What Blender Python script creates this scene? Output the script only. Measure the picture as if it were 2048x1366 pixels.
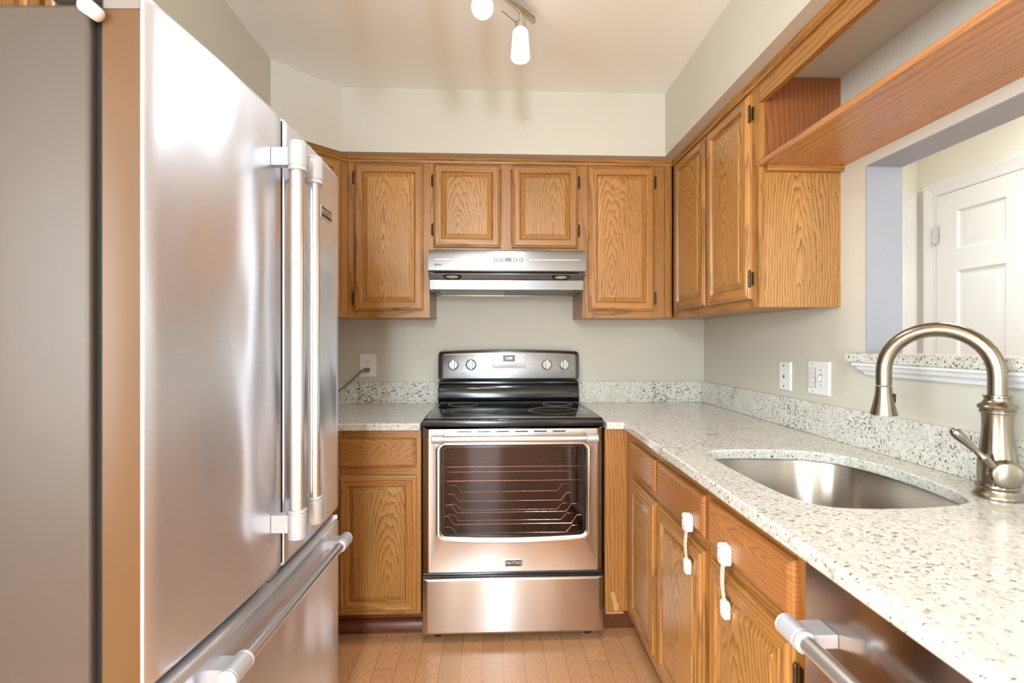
import bpy, bmesh, math, random
from mathutils import Matrix, Vector
R = math.radians
PI = math.pi
random.seed(4)
for o in list(bpy.data.objects):
    bpy.data.objects.remove(o)
sc = bpy.context.scene
COL = sc.collection

# ------------------------------------------------------------------ camera
YAW = R(2.28)
EYE = 1.25
cam = bpy.data.cameras.new('camera')
cam.sensor_width = 36.0
cam.lens = 980.0 / 2048.0 * 36.0
cam.clip_start = 0.02
cam.dof.use_dof = True
cam.dof.focus_distance = 2.1
cam.dof.aperture_fstop = 5.0
camo = bpy.data.objects.new('camera', cam)
COL.objects.link(camo)
camo.location = (0, 0, EYE)
camo.rotation_euler = (PI / 2, 0, -YAW)
sc.camera = camo

# ------------------------------------------------------------------ world, lights, exposure
sc.view_settings.view_transform = 'Standard'
sc.view_settings.look = 'None'
sc.view_settings.gamma = 1.0
sc.view_settings.use_curve_mapping = False
sc.view_settings.exposure = -0.85
sc.cycles.use_denoising = True
sc.cycles.max_bounces = 10
sc.cycles.diffuse_bounces = 5
sc.cycles.glossy_bounces = 5
sc.cycles.transmission_bounces = 6
sc.cycles.transparent_max_bounces = 8
sc.cycles.sample_clamp_indirect = 6.0
sc.cycles.caustics_reflective = False
sc.cycles.caustics_refractive = False
w = bpy.data.worlds.new('daylight')
sc.world = w
w.use_nodes = True
w.node_tree.nodes['Background'].inputs[0].default_value = (0.86, 0.93, 1.0, 1)
w.node_tree.nodes['Background'].inputs[1].default_value = 2.0


def lamp(name, kind, loc, energy, color=(1, 1, 1), rot=(0, 0, 0), size=1.0, size_y=None, radius=0.05):
    l = bpy.data.lights.new(name, kind)
    l.energy = energy
    l.color = color
    if kind == 'AREA':
        l.size = size
        if size_y:
            l.shape = 'RECTANGLE'
            l.size_y = size_y
        else:
            l.shape = 'DISK'
    elif kind == 'SPOT':
        l.shadow_soft_size = radius
        l.spot_size = R(150)
        l.spot_blend = 0.9
    elif kind == 'POINT':
        l.shadow_soft_size = radius
    o = bpy.data.objects.new(name, l)
    COL.objects.link(o)
    o.location = loc
    o.rotation_euler = rot
    return o


# added area lamps: narrow strip behind the camera for steel streaks, wide side fill
lamp('rear_strip_fill', 'AREA', (-0.12, -2.9, 1.15), 165, (0.78, 0.91, 1.0), (PI / 2, 0, 0), 0.45, 2.0)
lamp('dining_side_fill', 'AREA', (-2.42, -1.2, 1.4), 270, (0.78, 0.91, 1.0), (0, -PI / 2, 0), 1.5, 2.2)
# unseen globe added to light the ceiling; ceiling fixture of the hall
lamp('ceiling_fill_globe', 'POINT', (-0.2, -1.75, 1.9), 165, (0.86, 0.95, 1.0), radius=0.14)
lamp('hall_ceiling_light', 'AREA', (1.85, 1.6, 2.40), 24, (0.98, 1.0, 1.0), (0, 0, 0), 0.45)
lamp('hall_fill', 'AREA', (1.85, -2.6, 1.4), 8, (0.92, 0.96, 1.0), (PI / 2, 0, 0), 0.9, 1.8)  # unseen fill lamp for the hall, no window behind it

# ------------------------------------------------------------------ materials


def s2l(c):
    def g(v):
        v /= 255.0
        return v / 12.92 if v <= 0.04045 else ((v + 0.055) / 1.055) ** 2.4
    return (g(c[0]), g(c[1]), g(c[2]), 1.0)


class NT:
    def __init__(self, name):
        self.m = bpy.data.materials.new(name)
        self.m.use_nodes = True
        self.n = self.m.node_tree.nodes
        self.l = self.m.node_tree.links
        self.b = self.n['Principled BSDF']
        self.out = self.n['Material Output']

    def node(self, t, **kw):
        n = self.n.new('ShaderNode' + t)
        for k, v in kw.items():
            setattr(n, k, v)
        return n

    def put(self, sock, v):
        if isinstance(v, bpy.types.NodeSocket):
            self.l.new(v, sock)
        elif v is not None:
            sock.default_value = v

    def math(self, op, a, b=None, c=None, clamp=False):
        n = self.node('Math', operation=op, use_clamp=clamp)
        for i, v in enumerate((a, b, c)):
            self.put(n.inputs[i], v)
        return n.outputs[0]

    def vmath(self, op, a, b=None):
        n = self.node('VectorMath', operation=op)
        self.put(n.inputs[0], a)
        self.put(n.inputs[1], b)
        return n.outputs[0]

    def noise(self, vec, scale, detail=2.0, rough=0.5, dist=0.0, color=False):
        n = self.node('TexNoise')
        self.put(n.inputs['Vector'], vec)
        n.inputs['Scale'].default_value = scale
        n.inputs['Detail'].default_value = detail
        n.inputs['Roughness'].default_value = rough
        n.inputs['Distortion'].default_value = dist
        return n.outputs['Color' if color else 'Fac']

    def ramp(self, fac, stops, interp='LINEAR'):
        n = self.node('ValToRGB')
        n.color_ramp.interpolation = interp
        e = n.color_ramp.elements
        while len(e) < len(stops):
            e.new(0.5)
        for i, (p, c) in enumerate(stops):
            e[i].position = p
            e[i].color = c if len(c) == 4 else (*c, 1)
        self.put(n.inputs[0], fac)
        return n.outputs[0]

    def mix(self, fac, a, b, mode='MIX'):
        n = self.node('Mix', data_type='RGBA', blend_type=mode)
        self.put(n.inputs[0], fac)
        self.put(n.inputs[6], a)
        self.put(n.inputs[7], b)
        return n.outputs[2]

    def mapr(self, v, a, b, c, d):
        n = self.node('MapRange')
        for i, x in enumerate((v, a, b, c, d)):
            self.put(n.inputs[i], x)
        return n.outputs[0]

    def bump(self, h, strength=0.2, dist=0.001):
        n = self.node('Bump')
        n.inputs['Strength'].default_value = strength
        n.inputs['Distance'].default_value = dist
        self.put(n.inputs['Height'], h)
        self.l.new(n.outputs[0], self.b.inputs['Normal'])

    def p(self, **kw):
        for k, v in kw.items():
            self.put(self.b.inputs[k.replace('_', ' ')], v)
        return self


def simple(name, rgb, rough=0.5, metal=0.0, var=0.03, scale=30, **kw):
    t = NT(name)
    tc = t.node('TexCoord').outputs['Object']
    f = t.noise(tc, scale, 3)
    a = s2l(rgb)
    lo = tuple(x * (1 - var) for x in a[:3]) + (1,)
    hi = tuple(min(1, x * (1 + var)) for x in a[:3]) + (1,)
    t.p(Base_Color=t.mix(f, lo, hi), Roughness=rough, Metallic=metal, **kw)
    return t.m


def oak(name, axis, cathedral, light=(178, 124, 62), dark=(122, 77, 34), freq=125.0, rough=0.33, fold='UV'):
    t = NT(name)
    tc = t.node('TexCoord').outputs['Object']
    rnd = t.node('ObjectInfo').outputs['Random']
    sp = t.node('SeparateXYZ')
    t.l.new(tc, sp.inputs[0])
    ax = {'X': (1, 2, 0), 'Y': (0, 2, 1), 'Z': (0, 1, 2)}[axis]
    u0, v0, g = (sp.outputs[i] for i in ax)
    # fold: which cross axis runs over the visible face
    u = {'UV': lambda: t.math('ADD', u0, t.math('MULTIPLY', v0, 0.9)), 'U': lambda: u0, 'V': lambda: v0}[fold]()
    gg = t.math('ADD', g, t.math('MULTIPLY', rnd, 9.0))
    cb = t.node('CombineXYZ')
    t.put(cb.inputs[0], t.math('MULTIPLY', u0, 7.0))
    t.put(cb.inputs[1], t.math('MULTIPLY', v0, 7.0))
    t.put(cb.inputs[2], t.math('MULTIPLY', gg, 1.7))
    wn = t.noise(cb.outputs[0], 1.0, 4, 0.6, 0.4)
    warp = t.math('MULTIPLY', t.math('SUBTRACT', wn, 0.5), 0.085 if cathedral else 0.03)
    cj = t.node('CombineXYZ')
    t.put(cj.inputs[0], t.math('MULTIPLY', u0, 60.0))
    t.put(cj.inputs[1], t.math('MULTIPLY', v0, 60.0))
    t.put(cj.inputs[2], t.math('MULTIPLY', gg, 14.0))
    jag = t.math('MULTIPLY', t.math('SUBTRACT', t.noise(cj.outputs[0], 1.0, 3, 0.6), 0.5), 0.010 if cathedral else 0.005)
    cu = t.math('ADD', t.math('ADD', u, t.math('MULTIPLY', warp, 0.6)), t.math('MULTIPLY', t.math('SUBTRACT', rnd, 0.5), 0.10))
    if cathedral:
        r2 = t.math('FRACT', t.math('MULTIPLY', rnd, 13.7))
        k = t.math('ADD', 0.10, t.math('MULTIPLY', r2, 0.12))
        dv = t.math('ADD', t.math('MULTIPLY', t.math('ADD', g, 0.16), k), warp)
    else:
        dv = t.math('ADD', t.math('MULTIPLY', g, 0.02), t.math('ADD', 0.45, t.math('MULTIPLY', warp, 0.7)))
        cu = t.math('ADD', cu, 0.3)
    r = t.math('ADD', t.math('SQRT', t.math('ADD', t.math('MULTIPLY', cu, cu), t.math('MULTIPLY', dv, dv))), jag)
    fr = t.math('FRACT', t.math('MULTIPLY', r, freq))
    c2 = t.node('CombineXYZ')
    t.put(c2.inputs[0], t.math('MULTIPLY', u0, 420.0))
    t.put(c2.inputs[1], t.math('MULTIPLY', v0, 420.0))
    t.put(c2.inputs[2], t.math('MULTIPLY', gg, 11.0))
    pore = t.noise(c2.outputs[0], 1.0, 2, 0.6)
    L, D = s2l(light), s2l(dark)
    band = t.ramp(fr, [(0.0, (0.15,) * 3), (0.18, (0.0,) * 3), (0.62, (0.35,) * 3), (0.86, (1.0,) * 3), (1.0, (0.25,) * 3)])
    pd = t.ramp(pore, [(0.42, (0,) * 3), (0.66, (1,) * 3)])
    amt = t.math('ADD', t.math('MULTIPLY', band, 0.62), t.math('MULTIPLY', t.math('MULTIPLY', pd, t.math('ADD', band, 0.5)), 0.34), clamp=True)
    c3 = t.node('CombineXYZ')
    t.put(c3.inputs[0], t.math('MULTIPLY', u0, 3.0))
    t.put(c3.inputs[1], t.math('MULTIPLY', v0, 3.0))
    t.put(c3.inputs[2], t.math('MULTIPLY', gg, 0.8))
    tone = t.mapr(t.noise(c3.outputs[0], 1.5, 2), 0.3, 0.7, 0.86, 1.12)
    col = t.mix(amt, L, D)
    tn = t.node('CombineXYZ')
    rt = t.math('MULTIPLY', tone, t.math('ADD', 0.92, t.math('MULTIPLY', rnd, 0.16)))
    for i in range(3):
        t.put(tn.inputs[i], rt)
    col = t.mix(1.0, col, tn.outputs[0], 'MULTIPLY')
    t.p(Base_Color=col, Roughness=t.mapr(amt, 0, 1, rough, rough + 0.12), Coat_Weight=0.25, Coat_Roughness=0.18)
    t.bump(amt, 0.12, 0.0006)
    return t.m


def granite(name, seed, fleck=0.62, base=(212, 211, 205)):
    t = NT(name)
    tc = t.vmath('ADD', t.node('TexCoord').outputs['Object'], (seed, seed * 1.7, seed * 0.6))
    wv = t.vmath('MULTIPLY', t.vmath('SUBTRACT', t.noise(tc, 9.0, 4, color=True), (0.5, 0.5, 0.5)), (0.12, 0.12, 0.12))
    pw = t.vmath('ADD', tc, wv)
    vo = t.node('TexVoronoi')
    t.put(vo.inputs['Vector'], t.vmath('ADD', tc, t.vmath('MULTIPLY', wv, (0.15, 0.15, 0.15))))
    vo.inputs['Scale'].default_value = 170
    cell = t.node('SeparateXYZ')
    t.l.new(vo.outputs['Color'], cell.inputs[0])
    b = s2l(base)
    c1 = t.ramp(cell.outputs[0], [(0.0, s2l((200, 197, 187))), (0.2, b), (0.75, s2l((228, 226, 220))), (0.93, s2l((198, 194, 182))), (1.0, s2l((164, 158, 145)))])
    big = t.noise(pw, 5.0, 4, 0.6)
    # grey tan clouds
    cl = t.ramp(t.noise(pw, 16.0, 5, 0.65), [(0.48, (0,) * 3), (0.72, (1,) * 3)])
    c2 = t.mix(t.math('MULTIPLY', cl, 0.26), c1, s2l((176, 168, 150)))
    # veins
    vn = t.math('ABSOLUTE', t.math('SUBTRACT', t.noise(t.vmath('MULTIPLY', pw, (1.0, 0.55, 1.0)), 2.6, 3, 0.5), 0.5))
    vm = t.ramp(vn, [(0.0, (1,) * 3), (0.016, (0,) * 3)])
    c3 = t.mix(t.math('MULTIPLY', t.math('MULTIPLY', vm, t.mapr(t.noise(tc, 3.3, 2), 0.45, 0.62, 0.0, 1.0)), t.math('MULTIPLY', t.noise(tc, 60, 3), 0.85)), c2, s2l((120, 112, 98)))
    # dark mineral flecks, denser in places
    fl = t.math('ADD', t.noise(t.vmath('MULTIPLY', tc, (0.62, 1.0, 1.0)), 135.0, 3, 0.55), t.math('MULTIPLY', t.math('SUBTRACT', big, 0.5), 0.30))
    fm = t.ramp(fl, [(fleck, (0,) * 3), (fleck + 0.035, (1,) * 3)])
    c4 = t.mix(fm, c3, t.mix(t.noise(tc, 200, 1), s2l((58, 52, 46)), s2l((120, 112, 100))))
    t.p(Base_Color=c4, Roughness=0.17, Coat_Weight=0.2, Coat_Roughness=0.08)
    return t.m


def steel(name, rgb=(200, 200, 202), rough=0.27, aniso=0.6, rot=0.25, brush='X', dent=0.0, streak=0.25, metal=1.0):
    t = NT(name)
    tc = t.node('TexCoord').outputs['Object']
    sv = {'X': (4, 320, 320), 'Y': (320, 4, 320), 'Z': (320, 320, 4), 'N': (60, 60, 60)}[brush]
    n1 = t.noise(t.vmath('MULTIPLY', tc, sv), 1.0, 2)
    n2 = t.noise(tc, 7.0, 3)
    a = s2l(rgb)
    col = t.mix(n1, tuple(x * 0.97 for x in a[:3]) + (1,), tuple(min(1, x * 1.03) for x in a[:3]) + (1,))
    ro = t.math('ADD', rough - 0.05, t.math('ADD', t.math('MULTIPLY', n2, 0.07), t.math('MULTIPLY', n1, 0.02)))
    t.p(Base_Color=col, Metallic=metal, Roughness=ro, Anisotropic=aniso, Anisotropic_Rotation=rot)
    tg = t.node('Tangent', direction_type='RADIAL', axis='Z')
    t.l.new(tg.outputs[0], t.b.inputs['Tangent'])
    h = t.math('MULTIPLY', n2, streak * 0.00004)
    if dent:
        h = t.math('ADD', h, t.math('MULTIPLY', t.noise(t.vmath('MULTIPLY', tc, (1, 1.6, 0.7)), 3.6, 1), dent))
    n = t.node('Bump')
    n.inputs['Strength'].default_value = 1.0
    n.inputs['Distance'].default_value = 1.0
    t.put(n.inputs['Height'], h)
    t.l.new(n.outputs[0], t.b.inputs['Normal'])
    return t.m


def paint(name, rgb, rough=0.6, bumpy=0.15):
    t = NT(name)
    tc = t.node('TexCoord').outputs['Object']
    a = s2l(rgb)
    f = t.noise(tc, 2.2, 3)
    t.p(Base_Color=t.mix(f, tuple(x * 0.97 for x in a[:3]) + (1,), tuple(min(1, x * 1.03) for x in a[:3]) + (1,)), Roughness=rough)
    t.bump(t.noise(tc, 260, 3), bumpy, 0.0006)
    return t.m


def floor_mat():
    t = NT('oak_floor_boards')
    tc = t.node('TexCoord').outputs['Object']
    sp = t.node('SeparateXYZ')
    t.l.new(tc, sp.inputs[0])
    x, y = sp.outputs[0], sp.outputs[1]
    row = t.math('FLOOR', t.math('DIVIDE', x, 0.082))
    wn = t.node('TexWhiteNoise', noise_dimensions='1D')
    t.put(wn.inputs['W'], row)
    yy = t.math('ADD', t.math('DIVIDE', y, 0.95), t.math('MULTIPLY', wn.outputs['Value'], 7.0))
    brd = t.math('FLOOR', yy)
    w2 = t.node('TexWhiteNoise', noise_dimensions='2D')
    cv = t.node('CombineXYZ')
    t.put(cv.inputs[0], row)
    t.put(cv.inputs[1], brd)
    t.l.new(cv.outputs[0], w2.inputs['Vector'])
    rv = w2.outputs['Value']
    fx = t.math('FRACT', t.math('DIVIDE', x, 0.082))
    fy = t.math('FRACT', yy)
    ex = t.math('MULTIPLY', t.math('MINIMUM', fx, t.math('SUBTRACT', 1.0, fx)), 0.082)
    ey = t.math('MULTIPLY', t.math('MINIMUM', fy, t.math('SUBTRACT', 1.0, fy)), 0.95)
    seam = t.math('LESS_THAN', t.math('MINIMUM', ex, ey), 0.0007)
    # grain
    cu = t.math('SUBTRACT', t.math('MULTIPLY', t.math('SUBTRACT', fx, 0.5), 0.082), t.math('MULTIPLY', t.math('SUBTRACT', rv, 0.5), 0.09))
    c = t.node('CombineXYZ')
    t.put(c.inputs[0], t.math('MULTIPLY', x, 9.0))
    t.put(c.inputs[1], t.math('MULTIPLY', y, 2.2))
    t.put(c.inputs[2], t.math('MULTIPLY', rv, 40.0))
    wp = t.math('MULTIPLY', t.math('SUBTRACT', t.noise(c.outputs[0], 1.0, 3), 0.5), 0.045)
    dv = t.math('ADD', t.math('MULTIPLY', t.math('SUBTRACT', fy, 0.5), 0.10), t.math('ADD', 0.05, t.math('MULTIPLY', rv, 0.1)))
    cu = t.math('ADD', cu, wp)
    r = t.math('SQRT', t.math('ADD', t.math('MULTIPLY', cu, cu), t.math('MULTIPLY', dv, dv)))
    fr = t.math('FRACT', t.math('MULTIPLY', r, 170.0))
    band = t.ramp(fr, [(0.0, (0.1,) * 3), (0.6, (0.3,) * 3), (0.86, (1.0,) * 3), (1.0, (0.2,) * 3)])
    c2 = t.node('CombineXYZ')
    t.put(c2.inputs[0], t.math('MULTIPLY', x, 420.0))
    t.put(c2.inputs[1], t.math('MULTIPLY', y, 12.0))
    t.put(c2.inputs[2], t.math('MULTIPLY', rv, 50.0))
    pore = t.ramp(t.noise(c2.outputs[0], 1.0, 2, 0.6), [(0.42, (0,) * 3), (0.68, (1,) * 3)])
    amt = t.math('ADD', t.math('MULTIPLY', band, 0.4), t.math('MULTIPLY', pore, 0.28), clamp=True)
    col = t.mix(amt, s2l((232, 176, 128)), s2l((200, 140, 94)))
    tn = t.node('CombineXYZ')
    for i in range(3):
        t.put(tn.inputs[i], t.math('ADD', 0.92, t.math('MULTIPLY', rv, 0.16)))
    col = t.mix(1.0, col, tn.outputs[0], 'MULTIPLY')
    col = t.mix(seam, col, s2l((140, 88, 54)))
    t.p(Base_Color=col, Roughness=t.mapr(amt, 0, 1, 0.2, 0.34), Coat_Weight=0.3, Coat_Roughness=0.12)
    t.bump(t.math('SUBTRACT', t.math('MULTIPLY', amt, -0.3), seam), 0.2, 0.0006)
    return t.m


def glow(name, rgb, strength):
    t = NT(name)
    t.p(Base_Color=(0.9, 0.9, 0.88, 1), Roughness=0.3, Emission_Color=(*rgb, 1), Emission_Strength=strength)
    return t.m


OZ = oak('oak_upright', 'Z', False)
OX = oak('oak_across', 'X', False)
OY = oak('oak_along', 'Y', False)
OZC = oak('oak_panel_figured', 'Z', True, light=(186, 134, 70), dark=(114, 70, 30), freq=95, fold='U')
OZCS = oak('oak_side_panel_figured', 'Z', True, light=(186, 134, 70), dark=(114, 70, 30), freq=95, fold='V')
OXC = oak('oak_drawer_figured', 'X', True, fold='V')
OYC = oak('oak_side_drawer_figured', 'Y', True, light=(180, 119, 64), dark=(140, 86, 42), fold='V')
OPLY = oak('oak_end_panel', 'Z', True, light=(182, 132, 72), dark=(100, 64, 28), freq=110, fold='U')
OSTAIN = oak('oak_shelf_board', 'Y', False, light=(184, 126, 76), dark=(146, 94, 52), freq=90, rough=0.24)
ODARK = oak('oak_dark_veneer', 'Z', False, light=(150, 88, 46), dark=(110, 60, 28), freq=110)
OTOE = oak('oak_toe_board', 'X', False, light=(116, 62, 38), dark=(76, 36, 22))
M = dict(
    wall=paint('warm_grey_paint', (205, 200, 187)),
    ceil=paint('ceiling_paint', (246, 246, 241), 0.8),
    hall=paint('cream_paint', (236, 234, 222)),
    white=paint('white_trim_paint', (236, 236, 236), 0.35, 0.04),
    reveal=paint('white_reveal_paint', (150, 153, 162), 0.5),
    floor=floor_mat(),
    gran=granite('granite_worktop', 3.1, 0.63),
    gran2=granite('granite_upstand', 8.4, 0.60),
    steelx=steel('brushed_steel_across', (148, 147, 147), brush='X', rough=0.34, aniso=0.75),
    steelr=steel('range_steel', (224, 217, 212), brush='X', rough=0.26, aniso=0.85),
    fridge=steel('fridge_steel', (232, 236, 247), brush='Y', rough=0.30, dent=0.012, aniso=0.6, metal=0.86),
    steely=steel('dishwasher_steel', (206, 196, 190), brush='Y', rough=0.2),
    bar=steel('polished_bar_steel', (225, 225, 227), brush='N', rough=0.2, aniso=0.0, metal=0.85),
    sink=steel('sink_steel', (178, 172, 164), brush='X', rough=0.26, aniso=0.8),
    nickel=steel('brushed_nickel', (152, 143, 128), brush='N', rough=0.24, aniso=0.4),
    lampnickel=steel('lamp_nickel', (214, 206, 194), brush='N', rough=0.3, aniso=0.0),
    cap=simple('pale_cast_metal', (200, 202, 208), 0.34, 0.35),
    fbody=simple('taupe_coated_steel', (80, 70, 63), 0.42, 0.25),
    fedge=simple('door_edge_wood_reflection', (90, 60, 27), 0.4, 0.1, 0.08, 6),  # tan stands in for wood reflected in the steel edge
    fgrey=simple('grey_plastic', (120, 112, 106), 0.5),
    hinge=simple('dark_bronze', (74, 62, 50), 0.35, 0.8),
    hplast=simple('white_plastic', (238, 238, 238), 0.3),
    clear=simple('milky_strap_plastic', (232, 222, 200), 0.35),
    black=simple('black_enamel', (20, 19, 18), 0.12),
    blackm=simple('black_rubber', (24, 23, 22), 0.6),
    ring=simple('grey_burner_print', (165, 162, 156), 0.35),
    cavity=simple('oven_enamel', (62, 46, 44), 0.35, 0.0, 0.25, 300),
    chrome=simple('chrome_wire', (235, 230, 222), 0.12, 1.0),
    knob=simple('knob_silver', (168, 166, 165), 0.38, 0.55),
    dkslot=simple('dark_slot', (40, 38, 36), 0.6),
    ink=simple('grey_print', (110, 108, 106), 0.6),
    logo=simple('badge_black', (18, 18, 22), 0.3),
    silver=simple('badge_silver', (214, 214, 216), 0.25, 0.8),
    keypad=simple('keypad_film', (206, 206, 210), 0.3, 0.3),
    lcd=simple('grey_lcd', (120, 122, 118), 0.3),
    amber_bg=simple('clock_window', (78, 42, 28), 0.25),
    filt=simple('filter_mesh_metal', (176, 170, 152), 0.4, 0.7, 0.5, 700),
    filtd=simple('filter_plain_metal', (120, 112, 94), 0.4, 0.7),
    cord=simple('grey_cord', (122, 112, 100), 0.5),
    tape=simple('clear_tape', (206, 160, 112), 0.2),
    glow=glow('lit_frosted_glass', (0.90, 0.97, 1.0), 6.5),
    digits=glow('clock_digits', (1.0, 0.86, 0.7), 2.2),
    lens=simple('hood_lamp_lens', (214, 210, 196), 0.25),
)


def tinted_glass():
    t = NT('tinted_oven_glass')
    n = t.node('MixShader')
    tr = t.node('BsdfTransparent')
    tr.inputs[0].default_value = (0.74, 0.60, 0.57, 1)
    gl = t.node('BsdfGlossy')
    gl.inputs[0].default_value = (0.9, 0.86, 0.86, 1)
    gl.inputs[1].default_value = 0.04
    fr = t.node('Fresnel')
    fr.inputs[0].default_value = 1.38
    t.l.new(fr.outputs[0], n.inputs[0])
    t.l.new(tr.outputs[0], n.inputs[1])
    t.l.new(gl.outputs[0], n.inputs[2])
    t.l.new(n.outputs[0], t.out.inputs[0])
    return t.m


M['ovenglass'] = tinted_glass()

# ------------------------------------------------------------------ mesh helpers
WM = {}


def align(d):
    d = Vector(d).normalized()
    return d.to_track_quat('Z', 'Y').to_matrix().to_4x4()


class MB:
    def __init__(self):
        self.v, self.f, self.mi = [], [], []

    def add(self, vs, fs, m=0):
        o = len(self.v)
        self.v += [tuple(p) for p in vs]
        self.f += [tuple(i + o for i in f) for f in fs]
        self.mi += [m] * len(fs)
        return self

    def box(self, x0, x1, y0, y1, z0, z1, m=0):
        x0, x1 = min(x0, x1), max(x0, x1)
        y0, y1 = min(y0, y1), max(y0, y1)
        z0, z1 = min(z0, z1), max(z0, z1)
        vs = [(x, y, z) for z in (z0, z1) for y in (y0, y1) for x in (x0, x1)]
        return self.add(vs, [(0, 2, 3, 1), (4, 5, 7, 6), (0, 1, 5, 4), (1, 3, 7, 5), (3, 2, 6, 7), (2, 0, 4, 6)], m)

    def loft(self, loops, m=0, cap0=True, cap1=True, closed=True, flip=False):
        n = len(loops[0])
        vs = [p for L in loops for p in L]
        fs = []
        for k in range(len(loops) - 1):
            for i in range(n if closed else n - 1):
                j = (i + 1) % n
                q = (k * n + i, k * n + j, (k + 1) * n + j, (k + 1) * n + i)
                fs.append(q[::-1] if flip else q)
        if cap0:
            q = tuple(range(n))
            fs.append(q if flip else q[::-1])
        if cap1:
            q = tuple(range((len(loops) - 1) * n, len(loops) * n))
            fs.append(q[::-1] if flip else q)
        return self.add(vs, fs, m)

    def lathe(self, prof, mat=None, n=28, m=0, cap=True):
        mat = mat or Matrix()
        loops = [[mat @ Vector((r * math.cos(2 * PI * i / n), r * math.sin(2 * PI * i / n), z)) for i in range(n)] for r, z in prof]
        return self.loft(loops, m, cap, cap)

    def cyl(self, p0, p1, r, n=24, m=0, r1=None, cap=True):
        p0, p1 = Vector(p0), Vector(p1)
        mat = Matrix.Translation(p0) @ align(p1 - p0)
        return self.lathe([(r, 0), (r1 if r1 is not None else r, (p1 - p0).length)], mat, n, m, cap)

    def tube(self, path, r, n=14, m=0, cap=True):
        P = [Vector(p) for p in path]
        rs = r if isinstance(r, (list, tuple)) else [r] * len(P)
        T = []
        for i in range(len(P)):
            a = P[max(i - 1, 0)]
            b = P[min(i + 1, len(P) - 1)]
            T.append((b - a).normalized())
        up = Vector((0, 0, 1)) if abs(T[0].z) < 0.9 else Vector((1, 0, 0))
        nrm = (up - T[0] * up.dot(T[0])).normalized()
        loops = []
        for i in range(len(P)):
            nrm = (nrm - T[i] * nrm.dot(T[i])).normalized()
            bi = T[i].cross(nrm)
            loops.append([P[i] + (nrm * math.cos(2 * PI * k / n) + bi * math.sin(2 * PI * k / n)) * rs[i] for k in range(n)])
        return self.loft(loops, m, cap, cap)

    def text(self, s, size, mat, m=0, extrude=0.0006, bold=0.0, sx=1.0):
        cu = bpy.data.curves.new('lettering', 'FONT')
        cu.body = s
        cu.size = size
        cu.align_x = 'CENTER'
        cu.align_y = 'CENTER'
        cu.extrude = extrude
        cu.offset = bold
        cu.resolution_u = 3
        o = bpy.data.objects.new('lettering', cu)
        COL.objects.link(o)
        dg = bpy.context.evaluated_depsgraph_get()
        dg.update()
        ev = o.evaluated_get(dg)
        me = ev.to_mesh()
        S = Matrix.Diagonal((sx, 1, 1, 1))
        self.add([mat @ S @ v.co for v in me.vertices], [tuple(p.vertices) for p in me.polygons], m)
        ev.to_mesh_clear()
        bpy.data.objects.remove(o)
        bpy.data.curves.remove(cu)
        return self

    def build(self, name, mats, parent=None, bevel=0.0, seg=2, sharp=38, rot=0.0, label=None, fix=True):
        if not isinstance(mats, (list, tuple)):
            mats = [mats]
        vs = [Vector(v) for v in self.v]
        lo = Vector([min(v[i] for v in vs) for i in range(3)])
        hi = Vector([max(v[i] for v in vs) for i in range(3)])
        c = (lo + hi) / 2
        me = bpy.data.meshes.new(name)
        me.from_pydata([v - c for v in vs], [], self.f)
        for mm in mats:
            me.materials.append(mm)
        me.polygons.foreach_set('material_index', self.mi)
        if fix:
            b = bmesh.new()
            b.from_mesh(me)
            bmesh.ops.recalc_face_normals(b, faces=b.faces)
            b.to_mesh(me)
            b.free()
        me.shade_smooth()
        me.set_sharp_from_angle(angle=R(sharp))
        o = bpy.data.objects.new(name, me)
        COL.objects.link(o)
        rm = Matrix.Rotation(rot, 4, 'Z')
        world = rm @ Matrix.Translation(c)
        o.location = rm @ c
        o.rotation_euler = (0, 0, rot)
        WM[o.name] = world
        if parent:
            o.parent = parent
            o.matrix_parent_inverse = WM[parent.name].inverted()
        if bevel:
            bv = o.modifiers.new('soft_edges', 'BEVEL')
            bv.width = bevel
            bv.segments = seg
            bv.limit_method = 'ANGLE'
            bv.angle_limit = R(40)
            bv.harden_normals = False
        if label:
            o['label'] = label
        return o


def thing(name, label, cat, loc=(0, 0, 0), group=None, rot=0.0):
    o = bpy.data.objects.new(name, None)
    COL.objects.link(o)
    o.empty_display_size = 0.1
    o.location = loc
    o.rotation_euler = (0, 0, rot)
    WM[o.name] = Matrix.Translation(loc) @ Matrix.Rotation(rot, 4, 'Z')
    o['label'] = label
    o['category'] = cat
    if group:
        o['group'] = group
    return o


def tag(o, label, cat, group=None):
    o['label'] = label
    o['category'] = cat
    if group:
        o['group'] = group
    return o


def struct(o, label=None):
    o['kind'] = 'structure'
    if label:
        o['label'] = label
    return o


def prism(poly, z0, z1, m=0):
    mb = MB()
    n = len(poly)
    mb.add([(x, y, z0) for x, y in poly] + [(x, y, z1) for x, y in poly],
           [tuple(range(n))[::-1], tuple(range(n, 2 * n))] + [(i, (i + 1) % n, (i + 1) % n + n, i + n) for i in range(n)], m)
    return mb


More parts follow.
